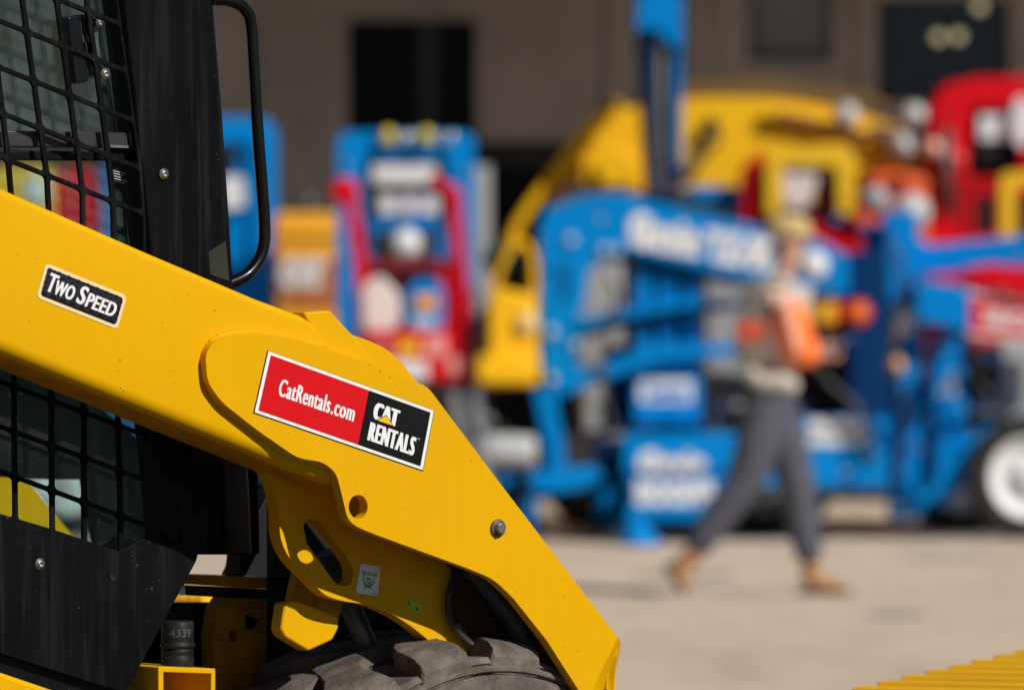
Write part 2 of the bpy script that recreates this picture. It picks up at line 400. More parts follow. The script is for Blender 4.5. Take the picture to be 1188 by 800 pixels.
# bolt
c = lp(577, 612, 0)
b_ = MB(); b_.lathe(c, NV, [(.0115, 0), (.0125, .0015), (.012, .004), (.0085, .0045), (.0085, .006)], DSTEEL, 28)
hx = []
for off in (.004, .011): hx.append([c + NV * off + (UV * math.cos(a * PI / 3 + .3) + ZV * math.sin(a * PI / 3 + .3)) * .0078 for a in range(6)])
b_.prism(hx[0], hx[1], STEEL); b_.build('bolt', ep, bevel=.0008)
# ---- inner arm plate, thick, with the long slot
NI = -.098
def curve(pts, n=5): return [tuple(p)[:2] for p in spline([(x, y, 0) for x, y in pts], n)]
inner = curve([(296, 540), (308, 560), (315, 590), (318, 625), (330, 650), (352, 673), (370, 690), (392, 697)]) + curve([(420, 701), (455, 716), (490, 740), (530, 775), (580, 830)]) + [(640, 900), (660, 1000), (700, 1000), (704, 830), (713, 751), (580, 566), (540, 512), (500, 458)] + \
        curve([(492, 452), (478, 436), (465, 420), (448, 405), (425, 394), (400, 385), (380, 372)]) + [(345, 400), (300, 440), (285, 500)]
inner = [(x + (8 * max(0, min(1, (560 - x) / 120)) if y > 540 else 0), y) for x, y in inner]
slot = curve([(348, 611), (352, 603), (362, 603), (372, 612), (400, 648), (406, 664), (402, 677), (392, 679), (382, 672), (352, 630)], 4)
ip = plate_with_holes([pl(x, y, NI) for x, y in inner], [[pl(x + 4, y, NI) for x, y in slot]], NI, NI - .026, YEL, MB()).build('inner_arm_plate', ldr, bevel=.002)
# top lug / cross plate between the two plates
cp = MB(); up_ = [(352, 362), (383, 360), (412, 391), (438, 424), (440, 440), (372, 402)]
cp.lpoly(up_, -.022, -.092, YEL); cp.build('cross_plate', ldr, bevel=.003)
# outer edge strip closing the front leg
es_ = MB()
for a, b in zip([(499, 452), (580, 560), (718, 743), (716, 760)], [(580, 560), (718, 743), (712, 800), (705, 1000)]):
    p0, p1 = pl(*a, -.018), pl(*b, -.018); dx = Vector((p1[0] - p0[0], p1[1] - p0[1])).normalized(); nx = Vector((dx.y, -dx.x)) * .013
    if nx.x > 0: nx = -nx
    q = [p0, p1, (p1[0] + nx.x, p1[1] + nx.y), (p0[0] + nx.x, p0[1] + nx.y)]
    es_.prism([L(u, w, -.019) for u, w in q], [L(u, w, -.097) for u, w in q], YEL)
es_.build('arm_edge_plate', ldr, bevel=.002)
# rolled corner where the arm turns down to the bucket
rc = MB(); prs = [((716, 738), (722, 746)), ((708, 756), (719, 765)), ((697, 779), (715, 785)), ((686, 801), (711, 803)), ((679, 860), (708, 860)), ((668, 1000), (703, 1000))]
rows = []
for p_, q_ in prs:
    a_, b_ = Vector(pl(*p_, 0)), Vector(pl(*q_, -.045)); row = []
    for k in range(7):
        t = k / 6; x = t; row.append(L(a_.x - .001 + (b_.x - a_.x + .001) * x, a_.y + (b_.y - a_.y) * x, -.0012 - .048 * t ** 1.25))
    row.append(L(b_.x, b_.y, -.1)); row.append(L(a_.x, a_.y, -.1)); rows.append(row)
m_ = len(rows[0]); rc.add([p for r_ in rows for p in r_], [[i * m_ + j, i * m_ + j + 1, (i + 1) * m_ + j + 1, (i + 1) * m_ + j] for i in range(len(rows) - 1) for j in range(m_ - 1)], YEL, True)
rc.build('rolled_corner', ldr)
# stickers on the inner plate
g = sheet((418, 653), (441, 657), (438, 691), (412, 687), NI)
d = MB(); poly_on(d, g(.001), rrect(0, 0, 1, 1, .15, .1), WHT); fn = g(.0016)
def stroke(mb, fn, pts, w, m):
    for (x0, y0), (x1, y1) in zip(pts, pts[1:]):
        dx, dy = x1 - x0, y1 - y0; l = math.hypot(dx, dy); nx, ny = -dy / l * w, dx / l * w
        poly_on(mb, fn, [(x0 - nx, y0 - ny), (x1 - nx, y1 - ny), (x1 + nx, y1 + ny), (x0 + nx, y0 + ny)], m)
stroke(d, fn, [(.12, .68), (.88, .68)], .018, GRN)
for k in range(6): stroke(d, fn, [(.14 + k * .13, .70), (.2 + k * .13, .78)], .02, GRN)
stroke(d, fn, [(.25, .66), (.25, .42), (.4, .28), (.6, .28), (.75, .42), (.75, .66)], .02, GRN)
stroke(d, fn, [(.5 + .14 * math.cos(t * .7), .46 + .09 * math.sin(t * .7)) for t in range(9)], .02, GRN); stroke(d, fn, [(.38, .60), (.62, .34)], .02, GRN)
stroke(d, fn, [(.32, .36), (.68, .20)], .02, GRN); stroke(d, fn, [(.68, .36), (.32, .20)], .02, GRN)
stroke(d, g(.0018), [(.72, .06), (.95, .06)], .012, GLD)
d.build('white_sticker', ip, label='white sticker with a green drawing')
g = sheet((473, 693), (489, 703), (485, 712), (470, 702), NI)
d = MB(); poly_on(d, g(.001), [(0, 0), (1, 0), (1, 1), (0, 1)], LIME); stroke(d, g(.0016), [(.1, .7), (.2, .3)], .04, GLD); stroke(d, g(.0016), [(.7, .5), (.85, .3)], .07, GLD)
d.build('lime_sticker', ip)
# front dark bay behind the elbow: cylinder, hoses
cyl = MB(); cyl.tube([lp(540, 650, -.075), lp(575, 690, -.07), lp(600, 728, -.068), lp(614, 760, -.068), lp(619, 800, -.068), lp(622, 900, -.068)], [.016] * 6, mat('cylinder_black', (.03, .03, .032), .35, dust=.2), 20)
cyl.tube([lp(500, 600, -.075), lp(540, 650, -.075)], .024, DKG, 20); cyl.build('tilt_cylinder', ldr)
MB().tube(spline([lp(535, 640, -.09), lp(530, 665, -.088), lp(521, 690, -.085), lp(522, 715, -.085), lp(533, 735, -.085), lp(552, 752, -.082), lp(570, 790, -.08)], 8), .0055, HOSE, 12).build('hydraulic_hose', ldr)
MB().tube(spline([lp(527, 722, -.084), lp(538, 737, -.084), lp(554, 751, -.081)], 6), .0072, mat('braided_sleeve', (.12, .11, .10), .5, metal=.4, bump=1, bscale=300, var=.8, vscale=200), 12).build('hose_sleeve', ldr)
MB().lpoly([(500, 610), (575, 690), (600, 800), (560, 1000), (500, 800)], -.132, -.14, DKG).build('bay_back_plate', ldr); MB().lpoly([(530, 640), (560, 660), (600, 720), (650, 800), (650, 860), (585, 860), (556, 765), (536, 735), (526, 715), (524, 690)], -.090, -.0965, mat('bay_shade_brown', (.05, .028, .006), .7, dust=.4, dcol=(.03, .025, .02), spec=.1)).build('bay_shade_sheet', ldr); MB().lpoly([(-260, 425), (60, 425), (150, 500), (215, 560), (215, 650), (112, 640), (96, 556), (60, 556), (-260, 540)], -1.0, -1.01, BLKP, ref=-1.0).build('far_door_panel', ldr)  # brown bay sheet stands in for the shade behind the elbow

# ---- cab
NC = -.19
post = MB()
def sec3(A_, B_, C_): return [lp(*A_, NC + .001), lp(*B_, NC + .004), lp(B_[0] + 3, B_[1], NC + .001), lp(*C_, NC - .012), lp(C_[0] + 3, C_[1], NC - .018)]
ss = [sec3((113, -240), (195, -240), (218, -240)), sec3((143, 0), (219, 0), (244, 0)), sec3((158, 130), (226, 130), (255, 130)), sec3((178, 318), (237, 318), (268, 330)), sec3((204, 560), (259, 560), (286, 560)), sec3((210, 643), (265, 643), (290, 643))]
full = []
for s_ in ss:
    a, e = s_[0], s_[-1]; full.append(s_ + [e - NV * .07, a - NV * .09])
n = 7; vs = [p for s_ in full for p in s_]
post.add(vs, [[i * n + k, i * n + (k + 1) % n, (i + 1) * n + (k + 1) % n, (i + 1) * n + k] for i in range(len(full) - 1) for k in range(n)], BLKP)
post.add(full[0], [list(range(n))], BLKP); post.add(full[-1], [list(range(n))], BLKP)
cabpost = post.build('cab_post', ldr, bevel=.003)
d = MB(); d.add([lp(242, 292, NC - .0005), lp(262, 279, NC - .009), lp(266, 326, NC - .009), lp(244, 318, NC - .0005)], [[0, 1, 2, 3]], OLV); d.build('tape_patch', cabpost)
def button(px, py, n0, parent, r=.0062, name='bolt'):
    c = lp(px, py, n0); b_ = MB(); b_.lathe(c, NV, [(r * 1.25, 0), (r * 1.3, .0008), (r * 1.05, .0012), (r * .95, .0022), (r * .55, .0040), (r * .42, .0042), (r * .40, .002), (0.0001, .002)], STEEL, 24); b_.build(name, parent)
button(190, 202, NC + .0035, cabpost)
# side guard with rounded cell openings (verticals / horizontals as polylines)
VX = [[(-60, 0), (-19, 280), (-36 + 40, 470), (12, 600)], ]
vtop = {-2: -12 - 38 * 1, -1: -12, 0: 27, 1: 67, 2: 102, 3: 137}
vbot = {-2: -22, -1: 19, 0: 62, 1: 99, 2: 141, 3: 176}
vm = {-2: -62 + 36 + 3, -1: 15, 0: 58, 1: 97, 2: 132, 3: 168}      # x at y=220
def vline(i, y):
    if i < -2: return vline(-2, y) - 39.0 * (-2 - i)
    t, m_, b_ = vtop[i], vm[i], vbot[i]
    yb = 610.0
    if y <= 220: return t + (m_ - t) * y / 220
    return m_ + (b_ - m_) * (y - 220) / (yb - 220)
sl = .40
hs = [-340, -288, -236, -184, -132, -80, -28, 24, 78, 130, 181, 233, 285, 338, 390, 442, 494, 546]
def cross(i, y0):
    y = y0
    for _ in range(8): y = y0 + (sl if y0 < 350 else .37) * vline(i, y)
    return (vline(i, y), y)
guard = MB(); bw = 2.7
def cell(q, r=5):
    """q = 4 pixel corners on bar centre lines; makes the frame round one rounded opening"""
    c = Vector((sum(p[0] for p in q) / 4, sum(p[1] for p in q) / 4))
    q = [Vector(p) for p in q]; ins = []
    for k in range(4):
        p, a, b = q[k], q[k - 1], q[(k + 1) % 4]
        d1, d2 = (a - p).normalized(), (b - p).normalized(); s_ = abs(d1.cross(d2)) or 1
        ins.append(p + (d1 + d2) * (bw / s_))
    inn = rnd([tuple(v) for v in ins], r, 4); N = len(inn); per = N // 4; outp = []
    for k in range(4):
        p, a, b = q[k], q[k - 1], q[(k + 1) % 4]
        for j in range(per):
            pt = Vector(inn[k * per + j]); e = (a - p) if j < per / 2 - .5 else (b - p)
            if j == per // 2: outp.append(tuple(p)); continue
            l = e.length; t = max(0, min(1, (pt - p).dot(e) / (l * l))); outp.append(tuple(p + e * t))
    vi = [pl(*p, NC) for p in inn]; vo = [pl(*p, NC) for p in outp]; T = .006
    guard.add([L(u, w, NC) for u, w in vo + vi] + [L(u, w, NC - T) for u, w in vo + vi],
              [[i, (i + 1) % N, N + (i + 1) % N, N + i] for i in range(N)] + [[2 * N + i, 2 * N + (i + 1) % N, 3 * N + (i + 1) % N, 3 * N + i][::-1] for i in range(N)] +
              [[N + i, N + (i + 1) % N, 3 * N + (i + 1) % N, 3 * N + i] for i in range(N)], BLKP)
# every cell bounded left and right by consecutive verticals
for i in range(-9, 3):
    for j in range(len(hs) - 1):
        if hs[j] == 494:
            yl, yr = 598, 598
            q = [cross(i, hs[j]), cross(i + 1, hs[j]), cross(i + 1, hs[j + 1]), cross(i, hs[j + 1])]
        else: q = [cross(i, hs[j]), cross(i + 1, hs[j]), cross(i + 1, hs[j + 1]), cross(i, hs[j + 1])]
        cell(q)
    # bottom row, short
    cell([cross(i, 546), cross(i + 1, 546), (vline(i + 1, 612), 598 + .34 * vline(i + 1, 610)), (vline(i, 605), 598 + .34 * vline(i, 610))], 5)
guard.build('mesh_guard', ldr, bevel=.001, seg=1)
# strip joining guard to post
ed = MB(); ed.lpoly([(120, -150), (143, 0), (171, 220), (178, 318), (180, 610), (215, 640), (215, 500), (184, 318), (163, 130), (149, 0), (128, -150)], NC - .0005, NC - .0065, BLKP); ed.build('guard_edge', ldr)
# glass
MB().lpoly([(-420, -400), (140, -400), (215, 690), (-420, 690)], NC - .035, NC - .040, GLASS).build('side_window', ldr)
# window seal / inner frame
fr = MB(); fr.lpoly([(118, -100), (132, 0), (152, 160), (168, 318), (180, 318), (164, 160), (146, 0), (134, -100)], NC - .042, NC - .075, DKG)
fr.build('window_frame', ldr)
# sliding window rail with a slot
rl = MB(); RLM = mat('rail_charcoal', (.022, .022, .023), .4, dust=.25, dcol=(.09, .09, .09)); rl.lpoly([(-60, 150), (158, 154), (161, 172), (-60, 170)], NC - .014, NC - .034, RLM); rl.lpoly([(-60, 173), (161, 177), (162, 187), (-60, 185)], NC - .022, NC - .034, BLK)
rl.build('window_rail', ldr, bevel=.002)
MB().lpoly([(128, 168), (150, 169), (150, 172), (128, 171)], NC - .0132, NC - .015, STEEL).build('latch_slot', ldr)
lt = MB(); lt.lpoly(rnd([(78, 20), (92, 17), (104, 94), (88, 98)], 4), NC - .005, NC - .034, BLKG)
lt.lpoly(rnd([(92, 16), (112, 20), (120, 92), (100, 86)], 4), NC - .012, NC - .034, mat('latch_smoked', (.05, .07, .065), .2, dust=.1))
lt.lpoly(rnd([(96, 22), (108, 26), (110, 42), (98, 40)], 3), NC - .008, NC - .013, BLKG); lt.lpoly(rnd([(98, 48), (110, 50), (113, 74), (101, 70)], 3), NC - .008, NC - .013, DKG)
lt.build('window_latch', ldr, bevel=.0015)
button(115, 27, NC - .004, ldr, .0045, 'latch_screw'); button(122, 86, NC - .004, ldr, .0062, 'latch_screw')
# notice on the glass (a few lines of tiny print)
d = MB(); g = sheet((130, 197), (146, 201), (148, 216), (132, 212), NC - .034)
for k in range(5): stroke(d, g(.001), [(.05, .95 - k * .2), (.95 - .2 * (k % 3), .95 - k * .2)], .02, WHT)
d.build('window_notice', ldr)
# lower door panel
dpan = [(-420, 470), (-60, 572), (0, 597), (19, 601), (60, 613), (99, 626), (139, 640), (147, 636), (169, 622), (230, 641), (228, 650), (145, 804), (135, 800), (0, 757), (-420, 630)]
MB().lpoly(rnd(dpan, 3, 3), NC + .004, NC - .004, BLKP).build('door_panel', ldr, bevel=.0012)
button(46, 654, NC + .004, ldr)
hb = MB(); c = lp(131, 669.5, NC + .0045); hb.lathe(c, NV, [(.0046, 0), (.0046, .0006), (.0034, .0006), (.0034, -.002), (.0001, -.002)], mat('hole_dark', (.003, .003, .003), .6), 20); hb.build('bolt_hole', ldr)
# dark inner lower cab panel between guard and post (in the arm's shade)
MB().lpoly([(176, 440), (260, 480), (262, 642), (215, 640), (180, 612)], NC - .001, NC - .012, BLKP).build('lower_cab_panel', ldr)
# cab shell: roof, rear post, far posts, floor, front frame - mostly outside the picture
cabs = MB()
uR, wR = pl(205, 640, NC)
FARN = -1.04
top = 1.0
def lb(u0, u1, w0, w1, n0, n1, m, mb): 
    q = [(u0, w0), (u1, w0), (u1, w1), (u0, w1)]; mb.prism([L(u, w, n0) for u, w in q], [L(u, w, n1) for u, w in q], m)
lb(-1.45, -.36, .86, .92, NC, FARN, BLKP, cabs); cabs.build('cab_roof', ldr, bevel=.01)
for nn in (NC, FARN):
    c_ = MB(); lb(-1.35, -1.27, -.35, .86, nn, nn - .06, BLKP, c_); c_.build('cab_post', ldr, bevel=.004)
c_ = MB(); p = [(-.36, .86), (-.44, .86), (-.24, -.27), (-.14, -.27)]
c_.prism([L(u, w, FARN) for u, w in p], [L(u, w, FARN + .06) for u, w in p], BLKP); c_.build('cab_post', ldr, bevel=.004)
c_ = MB(); lb(-1.35, -.60, -.52, -.47, NC - .05, FARN, DKG, c_); c_.build('cab_floor', ldr)
st = MB(); lb(-1.2, -.75, -.25, -.13, -.42, -.84, DKG, st); st.build('seat', ldr, bevel=.03, seg=3)
st = MB(); lb(-1.25, -1.15, -.13, .32, -.42, -.84, DKG, st); st.build('seat_back', ldr, bevel=.03, seg=3)
# grab handle
hp = [lp(244, 0, NC - .02), lp(258, 0, NC - .02), lp(272, 3, NC - .02), lp(284, 11, NC - .021), lp(291, 27, NC - .022), lp(295, 80, NC - .022), lp(299, 150, NC - .022), lp(304, 215, NC - .022), lp(307, 262, NC - .022), lp(306, 285, NC - .022), lp(299, 304, NC - .022), lp(286, 319, NC - .022), lp(268, 328, NC - .022), lp(262, 330, NC - .022)]
MB().tube(spline(hp, 6), .0085, BLKG, 16).build('grab_handle', ldr)

# ---- chassis parts seen under the arm
def lq(pts, n0, n1, m, name, bevel=.002, label=None): return MB().lpoly(pts, n0, n1, m).build(name, ldr, bevel=bevel, label=label)
lq([(262, 668), (345, 671), (345, 684), (264, 680)], -.40, -.56, YELD, 'upright_flange')  # dark yellow stands in for shade on the flange and upright
lq([(264, 681), (338, 684), (334, 696), (262, 693)], -.405, -.53, DKG, 'rubber_pad', .004)
up = [(262, 690), (335, 694), (338, 720), (330, 770), (345, 1000), (250, 1000), (248, 760), (247, 735), (252, 705)]
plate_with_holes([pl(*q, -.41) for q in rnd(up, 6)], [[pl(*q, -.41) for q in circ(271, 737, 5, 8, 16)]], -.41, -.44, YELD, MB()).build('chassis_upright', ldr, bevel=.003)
MB().lpoly([(286, 712), (300, 720), (296, 726), (291, 731), (285, 727)], -.4085, -.4105, mat('void_dark', (.004, .004, .004), .8)).build('cable_slot', ldr)
lq([(283, 625), (318, 560), (328, 572), (300, 640), (285, 668), (278, 668)], -.45, -.49, DKG, 'diagonal_strut')
lq([(300, 600), (350, 640), (345, 672), (268, 670)], -.60, -.63, DKG, 'rear_brace')  # dark grey stands in for the shade on this brace
lq(rnd([(331, 699), (345, 697), (366, 704), (393, 716), (393, 728), (386, 742), (358, 755), (331, 739), (326, 730)], 3), -.138, -.165, YEL, 'arm_stop', .003)
lq([(346, 655), (400, 690), (392, 724), (350, 712), (336, 700)], -.175, -.19, YELD, 'stop_bracket')
lq([(388, 700), (430, 705), (520, 748), (520, 1000), (380, 1000)], -.30, -.34, DKG, 'chassis_side'); lq([(318, 560), (400, 600), (440, 700), (440, 1000), (318, 1000), (318, 690)], -.345, -.365, DKG, 'chassis_web')
MB().tube([lp(380, 640, -.2), lp(430, 760, -.2), lp(445, 800, -.2)], .016, DSTEEL, 16).build('lift_cylinder', ldr)
lq([(262, 480), (300, 540), (302, 642), (292, 643), (286, 560)], -.30, -.33, BLK, 'cab_corner_plate')
lq([(120, 699), (262, 699), (262, 1000), (120, 1000)], -.50, -.55, BLKP, 'grille_panel')
gm_ = MB()
for k in range(9):
    for j in range(2): gm_.lpoly(rnd([(150 + k * 13, 703 + j * 8), (160 + k * 13, 703 + j * 8), (160 + k * 13, 708 + j * 8), (150 + k * 13, 708 + j * 8)], 2, 2), -.497, -.499, mat('mesh_blue_grey', (.05, .06, .09), .5))  # blue-grey cells on the black grille
gm_.build('grille_holes', ldr)
MB().tube(spline([lp(140, 724, -.47), lp(200, 718, -.47), lp(240, 718, -.47), lp(258, 726, -.47), lp(262, 760, -.47)], 6), .011, mat('blue_hose', (.01, .02, .05), .4), 14).build('blue_hose', ldr)
# yellow square tube and the ribbed breather on it
tb = MB(); q = [(184, 773), (250, 775), (250, 840), (184, 838)]; qi = [(190, 779), (245, 781), (245, 834), (190, 832)]
plate_with_holes([pl(*p, -.18) for p in q], [[pl(*p, -.18) for p in qi]], -.18, -.36, YEL, tb); tb.build('square_tube', ldr, bevel=.0012)
c = lp(206, 774, -.235); bt = MB()
bt.lathe(c, (0, 0, 1), [(.0215, 0), (.0225, .004), (.0225, .016), (.021, .018), (.0225, .020), (.0225, .026), (.021, .027), (.0245, .028), (.0245, .033), (.022, .034), (.0225, .037), (.0225, .061), (.021, .064), (.0001, .0642)], mat('black_rubber_mount', (.010, .010, .010), .5, dust=.25, dcol=(.08, .08, .075), spec=.2), 40)
bt.build('rubber_mount', ldr)
txm = MB(); vs, fs = text('5-4339', .0)
def wrap(a, b): 
    an = (a - .5) * 1.9 + .0; rr = .0229; dirc = Vector((math.sin(an), -math.cos(an), 0)); return c + dirc * rr + Vector((0, 0, .043 + b * .011))
txm.add([wrap(a, b) for a, b in vs], fs, TEXTG); txm.build('stamped_number', ldr)
# lower body along the bottom left, belt line
lq([(-700, 560), (0, 779), (62, 800), (140, 828), (140, 1050), (-700, 1000)], -.165, -.30, YEL, 'lower_body', .006)
lq([(-700, 520), (0, 752), (150, 802), (180, 830), (0, 790), (-700, 560)], -.20, -.30, BLK, 'body_gap')
# chassis tub, engine cover, far side, front plate, bucket (mostly below or left of the picture)
ch = MB(); lb(-1.9, -.38, -.95, -.55, -.34, -.98, DKG, ch); lb(-.38, .05, -.95, -.50, -.34, -.98, DKG, ch); ch.build('chassis', ldr, bevel=.01)
hd = MB(); lb(-2.15, -1.42, -.9, .1, -.2, -1.1, YEL, hd); hd.build('engine_hood', ldr, bevel=.04, seg=3)
# far lift arm, built the same way one machine-width over
WID = 1.25
fa = MB(); off = NV * -WID
fa.prism([L(u, w, -.0 - WID) for u, w in pl_uw], [L(u, w, -.12 - WID) for u, w in pl_uw], YEL)
vs = [p + off for s_ in secs for p in s_]; n = len(secs[0])
fa.add(vs, [[i * n + k, i * n + (k + 1) % n, (i + 1) * n + (k + 1) % n, (i + 1) * n + k] for i in range(len(secs) - 1) for k in range(n)], YEL, True)
fa.build('lift_arm', ldr, bevel=.003)
# ---- wheels
def wheel(cu, cw, n_out, width, R, parent, fine=True):
    """n_out = offset of the outer sidewall; the tyre runs inwards"""
    ny = n_out - width / 2; hw = width / 2; c = L(cu, cw, ny)
    half = [(.56, .80), (.62, .90), (.70, .99), (.78, 1.01), (.84, 1.0), (.862, 1.0), (.866, .955), (.872, .955), (.876, 1.01), (.893, 1.01), (.897, .96), (.901, .96), (.905, .985), (.915, .965), (.925, .93), (.925, .80), (.92, .4)]
    prof = [(r * R, -l * hw) for r, l in half] + [(.92 * R, 0)] + [(r * R, l * hw) for r, l in half[::-1]]
    hubp = root_child = None
    t = MB(); t.lathe(c, NV, prof, RUB if fine else RUBB, 96, cap=False)
    def P(th, lat, r): return c + NV * lat + (UV * math.cos(th) + ZV * math.sin(th)) * r
    NL = 19
    for side in (-1, 1):
        for k in range(NL):
            th0 = 2 * PI * (k + (.5 if side < 0 else 0)) / NL + .03
            # stations from the centre line to down over the shoulder: (lateral, base r, top r, th offset, half width)
            st_ = [(-.12, .93, .985, -.035, .075), (.14, .93, .992, -.010, .095), (.32, .93, .995, .022, .100), (.44, .93, .995, .075, .096), (.58, .93, .992, .100, .100), (.76, .925, .988, .112, .104), (.885, .91, .978, .118, .108), (.975, .90, .955, .120, .112), (1.0, .885, .925, .120, .112), (.99, .87, .885, .120, .108)]
            vs = []
            for lat, rb, rt, do, hwid in st_:
                l = lat * hw * side; cth = th0 + do
                vs += [P(cth - hwid * 1.09, l, rb * R), P(cth - hwid * .92, l, rt * R), P(cth - hwid * .5, l, (rt + .0005) * R), P(cth + hwid * .5, l, (rt + .0005) * R), P(cth + hwid * .92, l, rt * R), P(cth + hwid * 1.09, l, rb * R)]
            m_ = 6; fs = [[i * m_ + j, i * m_ + j + 1, (i + 1) * m_ + j + 1, (i + 1) * m_ + j] for i in range(len(st_) - 1) for j in range(m_ - 1)]
            fs += [list(range(m_)), [(len(st_) - 1) * m_ + j for j in range(m_)]]
            t.add(vs, fs, RUB if fine else RUBB)
    rim = MB(); rim.lathe(c, NV, [(.57 * R, hw * .82), (.55 * R, hw * .84), (.53 * R, hw * .7), (.50 * R, hw * .2), (.2 * R, hw * .15), (.18 * R, hw * .5), (.0001, hw * .52)], YEL, 48)
    rim.lathe(c, NV, [(.57 * R, -hw * .82), (.5 * R, -hw * .6), (.2 * R, -hw * .5), (.0001, -hw * .5)], YEL, 48)
    w_ = rim.build('wheel', parent); tt = t.build('tyre', w_, bevel=.0022 if fine else 0, seg=1, sharp=25)
    return w_
R = .400
uc, wc = pl(576, 1083, -.02); wc = GZ + R
for cu, no in ((uc, -.02), (uc - 1.12, -.02), (uc, -.05 - WID + .05), (uc - 1.12, -.05 - WID + .05)):
    wheel(cu, wc, no, .335, R, ldr, fine=(no == -.02 and cu == uc))
ax = MB(); ax.tube([L(uc, wc, -.2), L(uc, wc, -1.2)], .06, DKG); ax.tube([L(uc - 1.12, wc, -.2), L(uc - 1.12, wc, -1.2)], .06, DKG); ax.build('axle', ldr)
# bucket resting on the ground in front
bk = MB(); prof = [(.62, -.62), (.56, -.9), (.60, -1.12), (.74, -1.185), (1.28, -1.185), (1.28, -1.165), (.76, -1.16), (.63, -1.10), (.60, -.9), (.66, -.62)]
bk.prism([L(u, w, .05) for u, w in prof], [L(u, w, -1.45) for u, w in prof], YEL)
for nn in (.05, -1.43):
    q = [(.62, -.62), (.56, -.9), (.60, -1.12), (.74, -1.185), (1.28, -1.185), (1.0, -.75)]; bk.prism([L(u, w, nn + .001) for u, w in q], [L(u, w, nn - .02) for u, w in q], YEL)
bk.build('bucket', ldr, bevel=.004)
cpn = MB(); lb(.38, .58, -1.05, -.72, -.02, -1.36, DKG, cpn); cpn.build('coupler_plate', ldr, bevel=.01)

# ================================================================== BACKGROUND MACHINES
def wtext(mb, st, x0, y0, x1, y1, D, m, bold=.03, slope=0.0, dy=-.006, shear=0.0):
    """lettering on an upright face at depth D; slope = pixels down per pixel across"""
    vs, fs = text(st, bold, shear)
    mb.add([at(x0 + (x1 - x0) * a, y1 + (y0 - y1) * b + slope * (x1 - x0) * a, D) + Vector((0, dy, 0)) for a, b in vs], fs, m)
def quad(mb, pts, D, m, dy=-.004): mb.add([at(x, y, D) + Vector((0, dy, 0)) for x, y in pts], [list(range(len(pts)))], m)
def gnd(px, D): p = at(px, 400, D); return Vector((p.x, D, 0))
def P_(parent, name, fn, bevel=.01, label=None):
    mb = MB(); fn(mb)
    if name in SPLIT:
        for m in islands(mb): o = m.build(RENAME.get(name, name), parent, bevel=bevel, label=label)
        return o
    return mb.build(name, parent, bevel=bevel, label=label)
def yardwheel(parent, px, D, R, wd, rimmat, label=None, hub=True, q=.60):
    c = gnd(px, D) + Vector((0, wd / 2, R)); t = MB(); rm = MB()
    rm.lathe(c, (0, -1, 0), [(q * R, -wd * .4), (q * R, wd * .40), ((q - .04) * R, wd * .42), ((q - .08) * R, wd * .25), (.30 * R, wd * .12), (.28 * R, wd * .30), (.0001, wd * .32)], rimmat, 40)
    w_ = rm.build('wheel', parent)
    t.lathe(c, (0, -1, 0), [(q * R, -wd * .42), (.75 * R, -wd * .5), (.93 * R, -wd * .46), (R, -wd * .32), (R, wd * .32), (.93 * R, wd * .46), (.75 * R, wd * .5), (q * R, wd * .42)], RUBB, 48, cap=False)
    for k in range(20):
        a = 2 * PI * k / 20
        for s in (-1, 1):
            qq = c + Vector((math.cos(a + .08 * s), 0, math.sin(a + .08 * s))) * R * .985 + Vector((0, s * wd * .22, 0))
            t.box(qq, (R * .08, wd * .42, R * .13), RUBB, Matrix.Rotation(-(a + PI / 2) - .0, 3, 'Y') @ Matrix.Rotation(PI / 2, 3, 'Y'))
    t.build('tyre', w_); return w_

# ---------------- building
BD = 46.0
wm = bpy.data.materials.new('stucco_wall'); wm.use_nodes = True; nt = wm.node_tree; lk = nt.links.new; b = nt.nodes['Principled BSDF']
tc = nd(nt, 'ShaderNodeTexCoord'); no = nd(nt, 'ShaderNodeTexNoise'); no.inputs['Scale'].default_value = .7; no.inputs['Detail'].default_value = 8; lk(tc.outputs['Object'], no.inputs['Vector'])
rp = nd(nt, 'ShaderNodeValToRGB'); rp.color_ramp.elements[0].position = .3; rp.color_ramp.elements[0].color = (.21, .185, .16, 1); rp.color_ramp.elements[1].position = .7; rp.color_ramp.elements[1].color = (.38, .335, .30, 1)
lk(no.outputs['Fac'], rp.inputs[0]); lk(rp.outputs[0], b.inputs['Base Color']); b.inputs['Roughness'].default_value = .9
bp = nd(nt, 'ShaderNodeBump'); bp.inputs['Strength'].default_value = .5; bp.inputs['Distance'].default_value = .02; n2 = nd(nt, 'ShaderNodeTexNoise'); n2.inputs['Scale'].default_value = 30; lk(tc.outputs['Object'], n2.inputs['Vector']); lk(n2.outputs['Fac'], bp.inputs['Height']); lk(bp.outputs[0], b.inputs['Normal'])
bld = root('building', (0, BD, 0), 'long brown stucco building with dark windows behind the parked machines', 'building')
